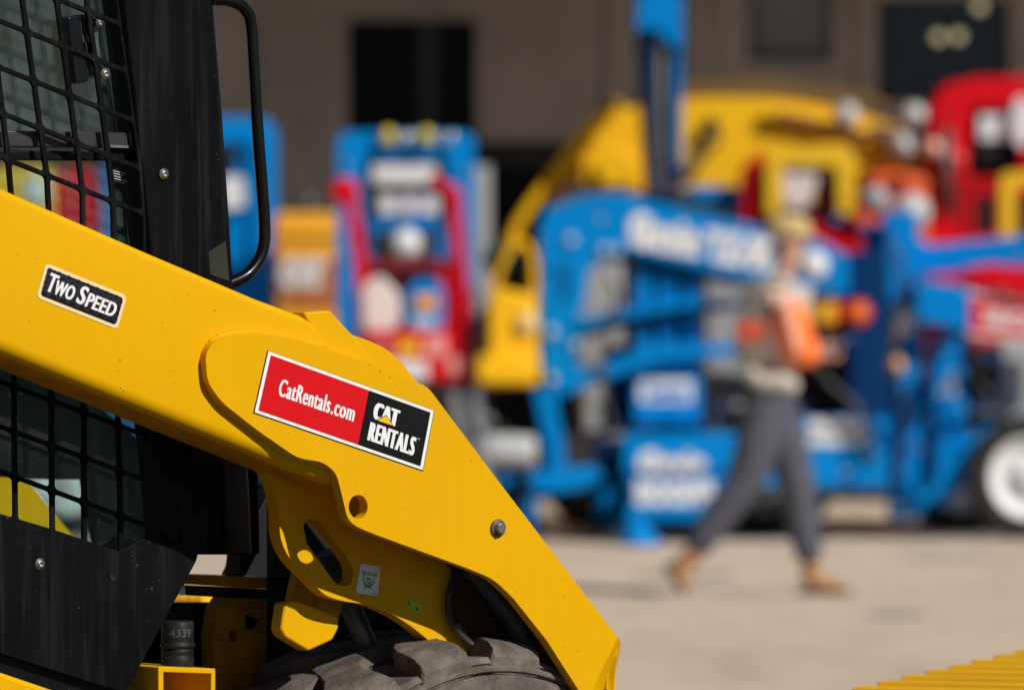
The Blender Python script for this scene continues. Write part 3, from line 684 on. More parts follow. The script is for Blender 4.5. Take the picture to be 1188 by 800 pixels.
def hole_wall():
    # wall as a grid of blocks with openings left out
    mb = MB(); X0, X1, Z1 = -16.0, 16.0, 6.4
    ops = [(403, 22, 553, 163), (550, 163, 682, 640), (868, -60, 966, 72), (1018, -2, 1172, 118)]
    R_ = []
    for x0, y0, x1, y1 in ops:
        a, c = at(x0, y0, BD), at(x1, y1, BD); R_.append((a.x, c.x, max(0, c.z), a.z))
    xs = sorted({X0, X1, *[r[0] for r in R_], *[r[1] for r in R_]}); zs = sorted({0, Z1, *[r[2] for r in R_], *[r[3] for r in R_]})
    for xa, xb in zip(xs, xs[1:]):
        for za, zb in zip(zs, zs[1:]):
            mx_, mz = (xa + xb) / 2, (za + zb) / 2
            if any(r[0] < mx_ < r[1] and r[2] < mz < r[3] for r in R_): continue
            if xb - xa < 1e-3 or zb - za < 1e-3: continue
            f = [(xa, BD, za), (xb, BD, za), (xb, BD, zb), (xa, BD, zb)]; mb.add(f, [[0, 1, 2, 3]], wm)
    for r in R_:   # reveals
        a, b_, c, d_ = r
        for p, q in (((a, c), (a, d_)), ((b_, c), (b_, d_)), ((a, d_), (b_, d_)), ((a, c), (b_, c))):
            mb.add([(p[0], BD, p[1]), (q[0], BD, q[1]), (q[0], BD + .35, q[1]), (p[0], BD + .35, p[1])], [[0, 1, 2, 3]], wm)
    return mb.build('wall', bld)
hole_wall()
blk = MB()   # body of the building behind the wall sheet (sides, roof)
blk.add([(-16, BD, 0), (-16, BD + 14, 0), (-16, BD + 14, 6.4), (-16, BD, 6.4), (16, BD, 0), (16, BD + 14, 0), (16, BD + 14, 6.4), (16, BD, 6.4)], [[0, 1, 2, 3], [4, 5, 6, 7], [1, 5, 6, 2], [3, 2, 6, 7]], wm)
blk.build('roof', bld)
cnp = MB(); cnp.box((0, BD - 2.3, 5.35), (32, 4.6, .3), DKG); cnp.build('added_canopy', bld)  # unseen canopy added to keep the wall in shade
for x in (-14.5, 14.5): MB().box((x, BD - 4.3, 2.6), (.3, .3, 5.2), DKG).build('added_canopy_post', bld)  # unseen posts for the added canopy
def window(x0, y0, x1, y1, bars_, label=None, glass=DGL, dy=.2):
    fr = MB(); t = 5
    fr.pbox(x0, y0, x1, y0 + t, BD + dy - .06, .12, DKG); fr.pbox(x0, y1 - t, x1, y1, BD + dy - .06, .12, DKG)
    for x in [x0, x1 - t] + bars_: fr.pbox(x, y0 + t, x + t, y1 - t, BD + dy - .05, .1, DKG)
    f = fr.build('window', bld, label=label); pn = MB(); pn.pbox(x0 + 1, y0 + 1, x1 - 1, y1 - 1, BD + dy, .02, glass); pn.build('pane', f); return f
GSTR = mat('green_tinted_glass', (.015, .022, .015), .3, spec=.4)
w1 = window(403, 22, 553, 163, [480]); MB().pbox(487, 26, 508, 160, BD + .19, .008, GSTR).build('blind', w1)
w2 = window(1018, -2, 1172, 118, [], label='wide dark window with round ceiling lamps glowing behind it', glass=mat('smoky_glass', (.012, .015, .012), .15, spec=.5))
LAMPM = mat('lamp_glow', (.8, .75, .5), .5, emit=(1, .88, .5, .55))
for x, y in ((1089, 43), (1112, 42), (1137, 8)):
    c = at(x, y, BD + .17); MB().lathe(c, (0, -1, 0), [(.0001, .03), (.03, .025), (.045, 0), (.0001, 0)], LAMPM, 16).build('lamp', w2)
dr = MB(); dr.pbox(550, 163, 682, 640, BD + .3, .05, DGL); dr.pbox(550, 163, 682, 196, BD + .2, .06, mat('door_header', (.004, .004, .004), .6)); dr.build('roller_door', bld)
MB().pbox(612, 196, 617, 640, BD + .24, .05, DKG).build('door_mullion', bld)
for x in (300, 700, 990):
    MB().pbox(x, -140, x + 2.2, 575, BD - .008, .008, DKG).build('wall_joint', bld)
MB().pbox(690, 118, 1016, 121, BD - .010, .01, DKG).build('wall_joint', bld)
vn = MB()
for k in range(16): vn.pbox(872, -52 + k * 7.7, 962, -48 + k * 7.7, BD + .10, .05, GREY)
vn.pbox(868, -60, 966, 72, BD + .22, .02, DKG); vn.build('louvre_vent', bld)
MB().pbox(800, -60, 815, 300, BD - .09, .09, wm).build('downpipe', bld)

# ---------------- big articulated boom lift, blue
D = 36.0
bl = root('articulated_boom_lift', gnd(800, D), 'blue boom lift with white lettering on its sloping boom and chassis, behind the walking man', 'boom lift')
def f(m):
    m.wpoly(rnd([(626, 262, 2), (632, 243, 3), (672, 228, 3), (720, 222, 2), (750, 232, 3), (960, 282, 0), (985, 298, 0), (985, 338, 0), (960, 345, 0), (838, 318, 0), (722, 289, 3), (704, 300, 5), (684, 312, 4), (676, 372, 3), (668, 455, 3), (640, 462, 3), (628, 420, 2)]), D, .32, BLUE)
P_(bl, 'riser_and_boom', f, .012)
t = MB(); wtext(t, 'Genie', 730, 244, 814, 286, D, WHT, .09, .17); t.build('boom_lettering', bl); t = MB(); wtext(t, 'TZ-50', 820, 264, 898, 304, D, WHT, .085, .15); t.build('boom_lettering', bl)
P_(bl, 'round_decal', lambda m: m.lathe(at(944, 307, D) + Vector((0, -.004, 0)), (0, -1, 0), [(.09, 0), (.09, .003), (.0001, .003)], WHP, 24), 0)
P_(bl, 'riser_slot', lambda m: quad(m, [(650, 305), (658, 305), (657, 350), (649, 350)], D, BLUED), 0)
P_(bl, 'riser_discs', lambda m: [m.lathe(at(x, y, D) + Vector((0, -.003, 0)), (0, -1, 0), [(.035, 0), (.03, .03), (.0001, .035)], mat('boss_pale', (.35, .5, .7), .4), 16) for x, y in ((662, 278), (716, 290), (640, 385), (668, 400), (640, 440), (700, 290))], 0)  # pale raised discs on the riser
P_(bl, 'link_arm', lambda m: (m.wpoly([(664, 384), (720, 370), (860, 350), (860, 356), (720, 380), (666, 396)], D + .04, .2, BLUED), m.wpoly([(664, 372), (720, 358), (812, 346), (812, 354), (720, 370), (666, 384)], D - .03, .2, BLUE)))
P_(bl, 'lower_link', lambda m: m.wpoly([(645, 436), (760, 402), (905, 394), (905, 408), (770, 418), (690, 445), (650, 462)], D - .02, .2, BLUE))
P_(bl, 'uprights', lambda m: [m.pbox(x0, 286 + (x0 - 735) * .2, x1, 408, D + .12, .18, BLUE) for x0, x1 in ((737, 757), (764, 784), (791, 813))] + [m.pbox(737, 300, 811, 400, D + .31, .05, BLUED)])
bx = P_(bl, 'control_box', lambda m: m.pbox(735, 412, 813, 492, D + .1, .6, BLUE))
t = MB(); quad(t, [(742, 440), (803, 440), (803, 466), (742, 466)], D + .1, WHP); wtext(t, 'Genie', 750, 444, 796, 462, D + .1, BLUE, .03, dy=-.009); t.build('label_plate', bx)
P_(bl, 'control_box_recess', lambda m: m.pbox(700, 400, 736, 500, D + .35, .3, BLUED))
P_(bl, 'strut', lambda m: m.wpoly([(618, 452), (642, 448), (652, 500), (660, 560), (640, 562), (628, 500)], D - .05, .14, BLUE))
P_(bl, 'jack', lambda m: (m.wpoly([(560, 540), (610, 548), (640, 545), (690, 540), (700, 552), (680, 566), (640, 572), (580, 566)], 34.6, .22, BLUE), m.wpoly([(596, 556), (622, 556), (618, 578), (600, 578)], 34.6, .22, BLUED)))
P_(bl, 'outrigger_leg', lambda m: m.bars([(735, 585), (740, 628)], D - .6, .1, .10, BLUE))
P_(bl, 'outrigger_foot', lambda m: m.lathe(gnd(741, D - .6) + Vector((0, 0, 0)), (0, 0, 1), [(.13, 0), (.14, .03), (.09, .07), (.06, .14), (.0001, .14)], BLUE, 24))
P_(bl, 'outrigger_foot', lambda m: m.lathe(gnd(610, D + .4), (0, 0, 1), [(.13, 0), (.14, .03), (.09, .07), (.05, .5), (.0001, .5)], BLUE, 24))
P_(bl, 'chassis', lambda m: (m.pbox(722, 503, 862, 556, D - .25, .9, BLUE), m.pbox(862, 484, 1030, 566, D + .05, .8, BLUE), m.pbox(690, 510, 722, 548, D, .5, BLUED)), .02)
P_(bl, 'counter_panel', lambda m: m.wpoly([(728, 552), (848, 552), (846, 604), (734, 604)], D - .3, .5, BLUE), .02)
t = MB(); wtext(t, 'Genie', 740, 522, 820, 551, D - .25, WHT, .09); t.build('chassis_lettering', bl); t = MB(); wtext(t, 'BOOMS', 738, 556, 828, 586, D - .3, WHT, .09); t.build('panel_lettering', bl)
t = MB(); quad(t, [(938, 486), (1000, 486), (1000, 516), (938, 516)], D + .05, WHP); t.build('label_plate', bl)
P_(bl, 'turret', lambda m: (m.pbox(985, 290, 1032, 560, D + .1, .55, BLUED), m.pbox(905, 325, 990, 345, D + .2, .4, BLUED)), .02)
P_(bl, 'dark_bay', lambda m: m.pbox(924, 372, 984, 482, D + .7, .1, mat('maroon_dark', (.03, .006, .006), .7)))  # dark maroon panel at the back of the bay
P_(bl, 'tail_lamp', lambda m: m.lathe(at(996, 362, D + .08), (0, -1, 0), [(.055, 0), (.055, .02), (.04, .03), (.0001, .03)], mat('lamp_orange', (.9, .22, .01), .3, coat=.5), 20), 0)
P_(bl, 'tail_lamp', lambda m: (m.pbox(938, 348, 970, 374, D + .05, .1, mat('lamp_amber_yellow', (.85, .42, .01), .4)), m.lathe(at(996, 362, D + .085), (0, -1, 0), [(.080, 0), (.080, .01), (.0001, .01)], LRED, 20)), .006)
yardwheel(bl, 688, D + 3.2, .33, .25, mat('wheel_beige', (.42, .40, .34), .6))
yardwheel(bl, 885, D + 1.2, .34, .25, mat('wheel_beige', (.42, .40, .34), .6))
P_(bl, 'axle', lambda m: m.beam(gnd(690, D + 3.2) + Vector((0, .1, .36)), gnd(870, D) + Vector((0, .1, .5)), .12, .12, BLUED))

P_(bl, 'boom_shade_strip', lambda m: m.wpoly([(700, 292), (838, 318), (985, 340), (985, 350), (838, 328), (700, 301)], D + .06, .2, BLUED))  # navy strip paints the shade along the boom underside
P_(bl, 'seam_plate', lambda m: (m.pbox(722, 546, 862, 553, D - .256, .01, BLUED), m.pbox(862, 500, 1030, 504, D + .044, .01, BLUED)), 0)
for x0, y0, x1, y1 in ((815, 352, 860, 352), (905, 350, 930, 400), (1000, 470, 1026, 520)):
    P_(bl, 'lattice_strut', lambda m: m.beam(at(x0, y0, D - .03), at(x1, y1, D - .03), .05, .045, BLUED), .004)
for pts in (((706, 320), (716, 350), (700, 410), (704, 470), (716, 500)), ((900, 330), (880, 380), (905, 430), (890, 480)), ((960, 330), (940, 400), (960, 440), (1000, 480), (1010, 540))):
    P_(bl, 'hydraulic_hose', lambda m: m.tube(spline([at(x, y, D - .06) for x, y in pts], 6), .016, HOSE, 8), 0)
for x, y in ((698, 252), (678, 452), (720, 505), (862, 402), (892, 470), (868, 520), (1005, 505), (980, 545), (658, 545), (676, 362)):
    P_(bl, 'grease_fitting', lambda m: m.lathe(at(x, y, D - .30), (0, -1, 0), [(.022, 0), (.020, .02), (.0001, .03)], CHRM, 12), 0)
P_(bl, 'guard_rail', lambda m: [m.tube([at(x, 470, D + .4), at(x, 505, D + .4)], .02, GREY, 8) for x in (700, 830, 880, 930)] + [m.tube([at(690, 470, D + .4), at(940, 470, D + .4)], .02, GREY, 8)], 0)

# ---------------- second lift with a red decal on its boom
D = 37.0
b2 = root('boom_lift', gnd(1100, D), 'blue boom lift with a red and white decal on its boom above a white-rimmed wheel', 'boom lift')
P_(b2, 'mast_column', lambda m: m.wpoly([(1026, 245), (1064, 245), (1070, 345), (1070, 600), (1034, 602), (1030, 400), (1026, 300)], D - .3, .35, BLUE))
P_(b2, 'mast_column', lambda m: m.wpoly([(1084, 390), (1118, 380), (1122, 560), (1090, 590), (1076, 560)], D - .35, .3, BLUE))
P_(b2, 'brace', lambda m: (m.wpoly([(1056, 470), (1110, 385), (1122, 392), (1078, 480)], D - .45, .1, BLUE), m.wpoly([(1050, 560), (1150, 490), (1155, 510), (1070, 590)], D - .45, .1, BLUE)))
P_(b2, 'boom', lambda m: m.wpoly([(1062, 322), (1100, 328), (1260, 356), (1260, 404), (1120, 384), (1064, 372)], D - .5, .3, BLUE))
d_ = MB(); quad(d_, [(1126, 343), (1260, 362), (1260, 400), (1126, 384)], D - .5, LRED); quad(d_, [(1122, 338), (1260, 357), (1260, 361), (1122, 342)], D - .5, WHP); quad(d_, [(1122, 384), (1260, 402), (1260, 405), (1122, 388)], D - .5, WHP)
wtext(d_, 'RENTALS', 1142, 357, 1215, 378, D - .5, WHP, .04, .12, dy=-.008); d_.build('red_decal', b2)
P_(b2, 'upper_arm', lambda m: m.wpoly([(1000, 258), (1040, 262), (1078, 284), (1260, 266), (1260, 304), (1078, 318), (1040, 308), (1004, 290)], D - .1, .25, BLUE))
P_(b2, 'red_hood', lambda m: m.wpoly([(1115, 312), (1150, 306), (1260, 318), (1260, 345), (1180, 345)], D - .56, .05, LRED))
P_(b2, 'engine_cover', lambda m: (m.wpoly([(1160, 400), (1180, 395), (1300, 400), (1300, 500), (1158, 500)], D + .1, .8, GREY), m.pbox(1125, 400, 1160, 490, D + .3, .5, DKG)), .03)
P_(b2, 'chassis', lambda m: (m.pbox(1060, 500, 1300, 560, D + .1, .9, BLUE), m.pbox(1125, 468, 1160, 482, D + .05, .2, mat('lamp_ivory', (.7, .65, .5), .4))), .02)
for x, y in ((1048, 372), (1097, 443)): P_(b2, 'white_label', lambda m: m.pbox(x - 12, y - 14, x + 12, y + 14, D - .36, .01, WHP), .002)
for y in (385, 424): P_(b2, 'marker_lamp', lambda m: m.lathe(at(1037, y, D - .30), (0, -1, 0), [(.07, 0), (.065, .03), (.0001, .05)], mat('lamp_orange2', (.75, .33, .03), .3, coat=.5), 20), 0)
yardwheel(b2, 1196, D - .6, .395, .28, WHP, q=.68)
yardwheel(b2, 1118, D + .7, .345, .28, WHP)

for pts in (((1128, 395), (1140, 420), (1135, 440), (1150, 460)), ((1030, 270), (1048, 330), (1034, 400), (1050, 480), (1040, 560))):
    P_(b2, 'hydraulic_hose', lambda m: m.tube(spline([at(x, y, D - .54) for x, y in pts], 6), .015, HOSE, 8), 0)
for x0, y0, x1, y1 in ((1080, 400, 1084, 560), (1124, 404, 1160, 420), (1124, 470, 1150, 460)):
    P_(b2, 'lattice_strut', lambda m: m.beam(at(x0, y0, D - .5), at(x1, y1, D - .5), .05, .045, BLUED), .004)
for x, y in ((1040, 290), (1064, 330), (1092, 402), (1112, 470), (1068, 520), (1044, 585), (1130, 500), (1180, 300)):
    P_(b2, 'grease_fitting', lambda m: m.lathe(at(x, y, D - .55), (0, -1, 0), [(.022, 0), (.020, .02), (.0001, .03)], CHRM, 12), 0)

# ---------------- tall blue mast
D = 38.5
b3 = root('lift_mast', gnd(765, D), 'tall blue upright lift mast rising past the top of the frame', 'lift mast')
P_(b3, 'mast', lambda m: (m.wpoly([(738, 30), (790, 30), (786, 228), (768, 470), (752, 470), (748, 228)], D, .12, BLUED), m.pbox(782, 30, 790, 228, D - .06, .2, BLUE), m.pbox(752, 40, 757, 228, D - .05, .06, BLUE)))
P_(b3, 'mast_head', lambda m: m.wpoly([(738, 35), (740, -10), (725, -60), (725, -200), (790, -200), (792, 60), (775, 50), (765, 36)], D - .15, .35, BLUE))
P_(b3, 'hydraulic_cylinder', lambda m: m.tube([at(765, 45, D - .06), at(764, 225, D - .06)], .035, STEEL, 14))
P_(b3, 'base', lambda m: m.box(gnd(765, D) + Vector((0, .3, .25)), (.9, 1.3, .5), BLUE), .03)
P_(b3, 'stay', lambda m: (m.tube([at(830, 140, D - .1), at(808, 165, D - .1)], .05, DKG, 12), m.tube([at(808, 165, D - .1), at(780, 228, D - .1)], .02, STEEL, 12)))

# ---------------- excavator
D = 39.2
ex = root('excavator', gnd(650, D), 'yellow excavator with its long boom arching up behind the blue lifts', 'excavator')
bo = spline([at(600, 440, D), at(625, 345, D), at(655, 245, D), at(700, 186, D), (at(780, 168, D)), at(880, 170, D), at(980, 186, D), at(1085, 214, D)], 8)
def arch(m):
    w_ = [30, 34, 44, 90, 104, 112, 116, 90]
    up_, dn = [], []
    n_ = len(bo)
    for i, p in enumerate(bo):
        t_ = i / (n_ - 1) * 7; k = min(6, int(t_)); wd = (w_[k] + (w_[k + 1] - w_[k]) * (t_ - k)) / 2 / F * D
        tg = (bo[min(i + 1, n_ - 1)] - bo[max(0, i - 1)]).normalized(); nn = Vector((-tg.z, 0, tg.x)); up_.append(p + nn * wd); dn.append(p - nn * wd)
    for i in range(n_ - 1):
        a, b_, c, d_ = up_[i], up_[i + 1], dn[i + 1], dn[i]; y = Vector((0, .45, 0))
        m.add([a, b_, c, d_, a + y, b_ + y, c + y, d_ + y], [[0, 1, 2, 3], [4, 5, 6, 7], [0, 1, 5, 4], [3, 2, 6, 7]] + ([[0, 3, 7, 4]] if i == 0 else []) + ([[1, 2, 6, 5]] if i == n_ - 2 else []), EXY)
P_(ex, 'boom', arch, .0)
P_(ex, 'hydraulic_line', lambda m: m.tube(spline([at(575, 330, D - .1), at(600, 262, D - .1), at(640, 205, D - .1), at(690, 140, D - .1), at(720, 120, D - .1)], 6), .04, EXY, 10))
P_(ex, 'boom_cylinder', lambda m: (m.tube([at(890, 132, D - .06), at(1010, 152, D - .06)], .05, EXY, 14), m.tube([at(1010, 150, D - .12), at(1085, 166, D - .12)], .035, CHRM, 14)))
P_(ex, 'work_lamp', lambda m: [m.lathe(at(x, y, D - .2), (0, -1, 0), [(.085, 0), (.08, .03), (.0001, .04)], mat('lamp_lens_pale', (.5, .5, .47), .3), 18) for x, y in ((983, 133), (1060, 134), (1047, 168))], 0)
P_(ex, 'house', lambda m: (m.wpoly([(566, 345), (578, 333), (622, 343), (624, 430), (566, 430)], 34.9, 3.6, EXY), m.pbox(552, 412, 626, 447, 34.8, 3.8, EXY)), .03)
P_(ex, 'grab_rail', lambda m: m.tube(spline([at(572, 340, 35.2), at(585, 300, 35.2), at(605, 280, 35.2), at(618, 300, 35.2), at(620, 345, 35.2)], 5), .02, EXY, 8))
for pts in (((820, 142), (834, 160), (812, 186), (796, 215)), ((900, 132), (960, 144), (1020, 162), (1070, 190))):
    P_(ex, 'hydraulic_hose', lambda m: m.tube(spline([at(x, y, D - .1) for x, y in pts], 6), .022, HOSE, 8), 0)
P_(ex, 'boom_side_plate', lambda m: (m.wpoly([(690, 190), (716, 170), (742, 190), (738, 214), (700, 216)], D - .06, .06, EXY)), .01)
P_(ex, 'boom_top_shade', lambda m: m.wpoly([(740, 116), (800, 94), (880, 90), (1000, 106), (1040, 124), (930, 124), (820, 122), (756, 126)], D + .1, .2, mat('boom_shade_brown', (.15, .085, .015), .7, var=.4)), .01)  # brown strip paints the shaded yellow along the boom top
P_(ex, 'pin_boss', lambda m: m.lathe(at(668, 236, D - .08), (0, -1, 0), [(.16, 0), (.15, .05), (.06, .06), (.0001, .06)], mat('boss_tan', (.62, .42, .16), .5), 20), 0)
P_(ex, 'marker', lambda m: m.lathe(at(612, 375, 34.89), (0, -1, 0), [(.07, 0), (.06, .03), (.0001, .03)], mat('marker_cream', (.85, .6, .25), .4), 16), 0)
def tracks(m):
    cx = gnd(575, 35).x
    pts = rrect(cx - .52, 0.0, cx + .16, .80, .3, .3, 8); m.prism([(x, 34.9, z) for x, z in pts], [(x, 36.0, z) for x, z in pts], DKG)
    m.prism([(x, 37.4, z) for x, z in pts], [(x, 38.4, z) for x, z in pts], DKG)
P_(ex, 'tracks', tracks, .01)
P_(ex, 'roller', lambda m: [m.lathe(Vector((gnd(575, 35).x + dx, 34.9, .55)), (0, -1, 0), [(.09, 0), (.08, .04), (.03, .05), (.0001, .06)], mat('roller_brown', (.16, .10, .06), .7), 18) for dx in (-.36, -.15, .02)], 0)

# ---------------- grey generator cabinet behind the boom lift
D = 38.0
gc = root('generator_trailer', gnd(760, D), 'pale grey generator cabinet seen through the gaps of the blue boom lift', 'generator')
def gcab(m):
    m.pbox(672, 280, 722, 512, D, .9, GREY); m.pbox(722, 285, 815, 512, D + .15, .7, DKG); m.pbox(815, 296, 872, 512, D, .9, GREY)
P_(gc, 'cabinet', gcab, .03)
P_(gc, 'cabinet_door', lambda m: (m.pbox(678, 300, 716, 500, D - .03, .03, GREY), m.pbox(820, 310, 866, 500, D - .03, .03, GREY)), .01)
P_(gc, 'skid', lambda m: (m.pbox(672, 512, 872, 530, D - .05, 1.0, DKG), m.pbox(680, 530, 700, 616, D + .3, .12, DKG), m.pbox(850, 530, 866, 616, D + .3, .12, DKG)))

# ---------------- blue lift behind the grab handle
D = 37.5
b4 = root('personnel_lift', gnd(288, D), 'tall blue lift with a white panel, behind the black grab handle', 'personnel lift')
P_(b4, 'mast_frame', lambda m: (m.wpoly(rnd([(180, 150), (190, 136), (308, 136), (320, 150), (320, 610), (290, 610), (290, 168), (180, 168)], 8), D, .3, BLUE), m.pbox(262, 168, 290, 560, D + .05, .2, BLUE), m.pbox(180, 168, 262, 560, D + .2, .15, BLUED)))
P_(b4, 'white_panel', lambda m: (m.wpoly(rnd([(256, 205), (282, 205), (284, 240), (256, 244)], 5), D - .03, .05, WHP), m.pbox(256, 170, 274, 200, D - .02, .04, DKG)), .005)
P_(b4, 'orange_rail', lambda m: m.pbox(318, 250, 323, 560, D - .02, .1, mat('rail_orange', (.7, .18, .05), .5)))
P_(b4, 'base', lambda m: m.box(gnd(270, D) + Vector((0, .3, .22)), (1.0, 1.2, .44), BLUE), .03)
P_(b4, 'round_mirror', lambda m: m.lathe(at(356, 236, D + .3), (0, -1, 0), [(.06, 0), (.06, .02), (.0001, .025)], DSTEEL, 20), 0)

# ---------------- machines seen through the cab glass
D = 37.0
l1 = root('small_dumper', gnd(45, D), 'red and yellow dumper seen blurred through the cab window at the left edge', 'dumper')
P_(l1, 'skip', lambda m: m.wpoly(rnd([(-60, 205), (30, 190), (62, 196), (60, 300), (-60, 300)], 8), D, .8, EXY), .03)
P_(l1, 'body', lambda m: (m.wpoly(rnd([(62, 200), (96, 190), (110, 230), (112, 560), (-60, 560), (-60, 300), (62, 300)], 6), D + .05, .9, LRED)), .03)
P_(l1, 'panel', lambda m: m.pbox(30, 205, 56, 235, D - .03, .03, WHP), .004)
for px in (-30, 80): yardwheel(l1, px, D - .1, .38, .3, WHP)
l2 = root('blue_stair_lift', gnd(140, D + .4), 'narrow blue lift seen through the lower corner of the cab window', 'lift')
P_(l2, 'mast', lambda m: (m.wpoly(rnd([(118, 196), (124, 184), (166, 184), (170, 196), (170, 600), (150, 600), (150, 215), (138, 215), (138, 600), (118, 600)], 5), D + .4, .25, BLUE)))
P_(l2, 'base', lambda m: m.box(gnd(144, D + .4) + Vector((0, .2, .15)), (.6, .9, .3), BLUE), .03)

# ---------------- amber cabinet with black and white decal
D = 38.3
yc = root('amber_compressor', gnd(360, D), 'amber yellow compressor cabinet with white lettering between the blue lifts', 'compressor')
P_(yc, 'body', lambda m: (m.wpoly(rnd([(314, 252), (320, 246), (398, 246), (404, 252), (404, 560), (314, 560)], 4), D, 1.3, AMB), m.pbox(312, 268, 406, 274, D - .03, .1, EXY), m.pbox(330, 300, 392, 358, D - .01, .02, mat('panel_rust', (.5, .14, .03), .5))), .02)
t = MB(); quad(t, [(322, 298), (382, 298), (382, 340), (322, 340)], D - .01, mat('decal_rust', (.55, .20, .08), .5)); wtext(t, 'CAT', 324, 300, 376, 334, D - .01, WHT, .10, dy=-.010); t.build('white_lettering', yc)
yardwheel(yc, 345, D - .3, .30, .2, DSTEEL)
P_(yc, 'support_leg', lambda m: m.pbox(388, 560, 396, 616, D + .1, .1, DKG))

# ---------------- blue framed vertical lift with beacons
D = 36.6
b5 = root('vertical_lift', gnd(470, D), 'blue framed vertical lift with two yellow beacons along its top rail', 'vertical lift')
def frame5(m):
    m.wpoly(rnd([(390, 172, 4), (392, 158, 10), (402, 153, 8), (535, 153, 8), (550, 158, 10), (552, 420, 0), (519, 420, 0), (519, 186, 8), (422, 186, 8), (420, 420, 0), (392, 420, 0)]), D, .25, BLUE)
    m.pbox(392, 420, 552, 436, D, .3, BLUE); m.pbox(424, 252, 516, 268, D + .02, .2, BLUE); m.pbox(424, 268, 436, 330, D + .02, .2, BLUE)
    m.pbox(500, 268, 518, 330, D + .02, .2, BLUE); m.pbox(536, 420, 552, 600, D + .02, .2, BLUE); m.pbox(396, 420, 412, 600, D + .02, .2, BLUE)
P_(b5, 'frame', frame5)
P_(b5, 'sign_board', lambda m: (m.pbox(422, 186, 520, 252, D + .06, .05, mat('board_dark', (.02, .012, .02), .5)), m.wpoly(rnd([(432, 192), (504, 190), (508, 204), (500, 213), (432, 212)], 5), D + .03, .03, WHP), m.wpoly(rnd([(440, 226), (508, 228), (509, 248), (442, 249)], 4), D + .03, .03, WHP)), .004)
t = MB(); wtext(t, 'DANGER', 436, 196, 500, 211, D + .03, mat('print_blue', (.05, .12, .4), .5), .03); wtext(t, 'READ', 444, 228, 506, 246, D + .03, mat('print_blue', (.05, .12, .4), .5), .03) ; 
t = MB(); [quad(t, [(x, 226), (x + 8, 226), (x + 8, 249), (x, 249)], D + .03, mat('print_grey', (.18, .16, .35), .5)) for x in (460,)]; t.build('sign_print', b5); t = MB(); quad(t, [(484, 227), (491, 227), (489, 249), (482, 249)], D + .03, mat('print_grey', (.18, .16, .35), .5)); t.build('sign_print', b5)
P_(b5, 'back_panel', lambda m: m.pbox(422, 268, 518, 420, D + .23, .03, DKG))
P_(b5, 'drive_unit', lambda m: (m.lathe(at(471, 283, D - .02), (0, -1, 0), [(.10, 0), (.09, .06), (.05, .09), (.0001, .10)], WHP, 24), m.pbox(442, 272, 502, 340, D + .0, .2, mat('drive_brown', (.05, .03, .025), .6))))
for pts in (((428, 200), (436, 260), (430, 320), (440, 390)), ((514, 250), (506, 300), (516, 350), (508, 400)), ((460, 250), (470, 262), (462, 275))):
    P_(b5, 'cable', lambda m: m.tube(spline([at(x, y, D - .03) for x, y in pts], 6), .013, HOSE, 8), 0)
for x, y in ((402, 190), (402, 300), (540, 200), (540, 320), (470, 262), (410, 428), (530, 428)):
    P_(b5, 'bolt_head', lambda m: m.lathe(at(x, y, D - .005), (0, -1, 0), [(.02, 0), (.018, .015), (.0001, .02)], CHRM, 10), 0)
for x, mm in ((450, BEAC), (495, BEAC), (473, CHRM), (522, CHRM)):
    P_(b5, 'beacon' if mm is BEAC else 'rail_clamp', lambda m: m.lathe(at(x, 160, D - .05), (0, 0, 1), [(.045, -.04), (.045, .03), (.03, .055), (.0001, .065)] if mm is BEAC else [(.03, -.04), (.03, .03), (.0001, .05)], mm, 20), 0)
P_(b5, 'base', lambda m: m.box(gnd(470, D) + Vector((0, .5, .2)), (.95, 1.2, .34), BLUE), .03)

# ---------------- red lift in front of it
D = 35.2
r1 = root('red_stock_picker', gnd(480, D), 'red mobile lift carrying white and blue packs, in front of the blue framed lift', 'mobile lift')
P_(r1, 'mast_post', lambda m: (m.bars([(402, 208), (418, 300), (424, 440)], D, .08, .09, LRED), m.lathe(at(400, 222, D - .04), (0, -1, 0), [(.09, 0), (.08, .04), (.0001, .05)], LRED, 18)))
P_(r1, 'mast_post', lambda m: (m.bars([(526, 215), (533, 300), (541, 440)], D, .08, .07, LRED), m.bars([(500, 205), (526, 225)], D, .08, .06, LRED)))
P_(r1, 'carriage', lambda m: (m.pbox(424, 300, 536, 312, D, .1, mat('red_dark', (.20, .01, .015), .5)), m.pbox(424, 312, 534, 388, D + .12, .06, mat('red_dark', (.20, .01, .015), .5)), m.pbox(508, 312, 538, 395, D, .1, LRED)), .006)
P_(r1, 'lower_body', lambda m: m.wpoly(rnd([(424, 384), (546, 380), (548, 442), (428, 444)], 5), D - .12, .6, LRED), .02)
P_(r1, 'white_pack', lambda m: m.wpoly(rnd([(418, 332), (440, 318), (462, 340), (466, 372), (452, 388), (420, 384)], 9), D - .08, .14, mat('pack_pinkish', (.75, .62, .60), .6)), .02)
P_(r1, 'blue_pack', lambda m: (m.wpoly(rnd([(470, 338), (486, 322), (512, 326), (516, 350), (514, 388), (472, 384)], 6), D - .08, .12, BLUE), m.pbox(482, 342, 506, 360, D - .10, .02, mat('pack_orange', (.85, .35, .03), .5)), m.pbox(478, 366, 504, 382, D - .10, .02, mat('pack_pale', (.35, .55, .75), .5))), .008)
P_(r1, 'sticker', lambda m: (m.pbox(462, 394, 486, 412, D - .125, .005, mat('sticker_yellow', (.8, .45, .02), .5)), m.pbox(494, 390, 518, 412, D - .125, .005, mat('sticker_pink', (.8, .35, .33), .5)), m.pbox(432, 418, 496, 440, D - .125, .005, WHP), m.pbox(520, 414, 538, 432, D - .125, .005, mat('sticker_pink', (.8, .35, .33), .5)), m.pbox(426, 394, 456, 412, D - .125, .005, mat('sticker_rose', (.45, .10, .10), .5))), 0)
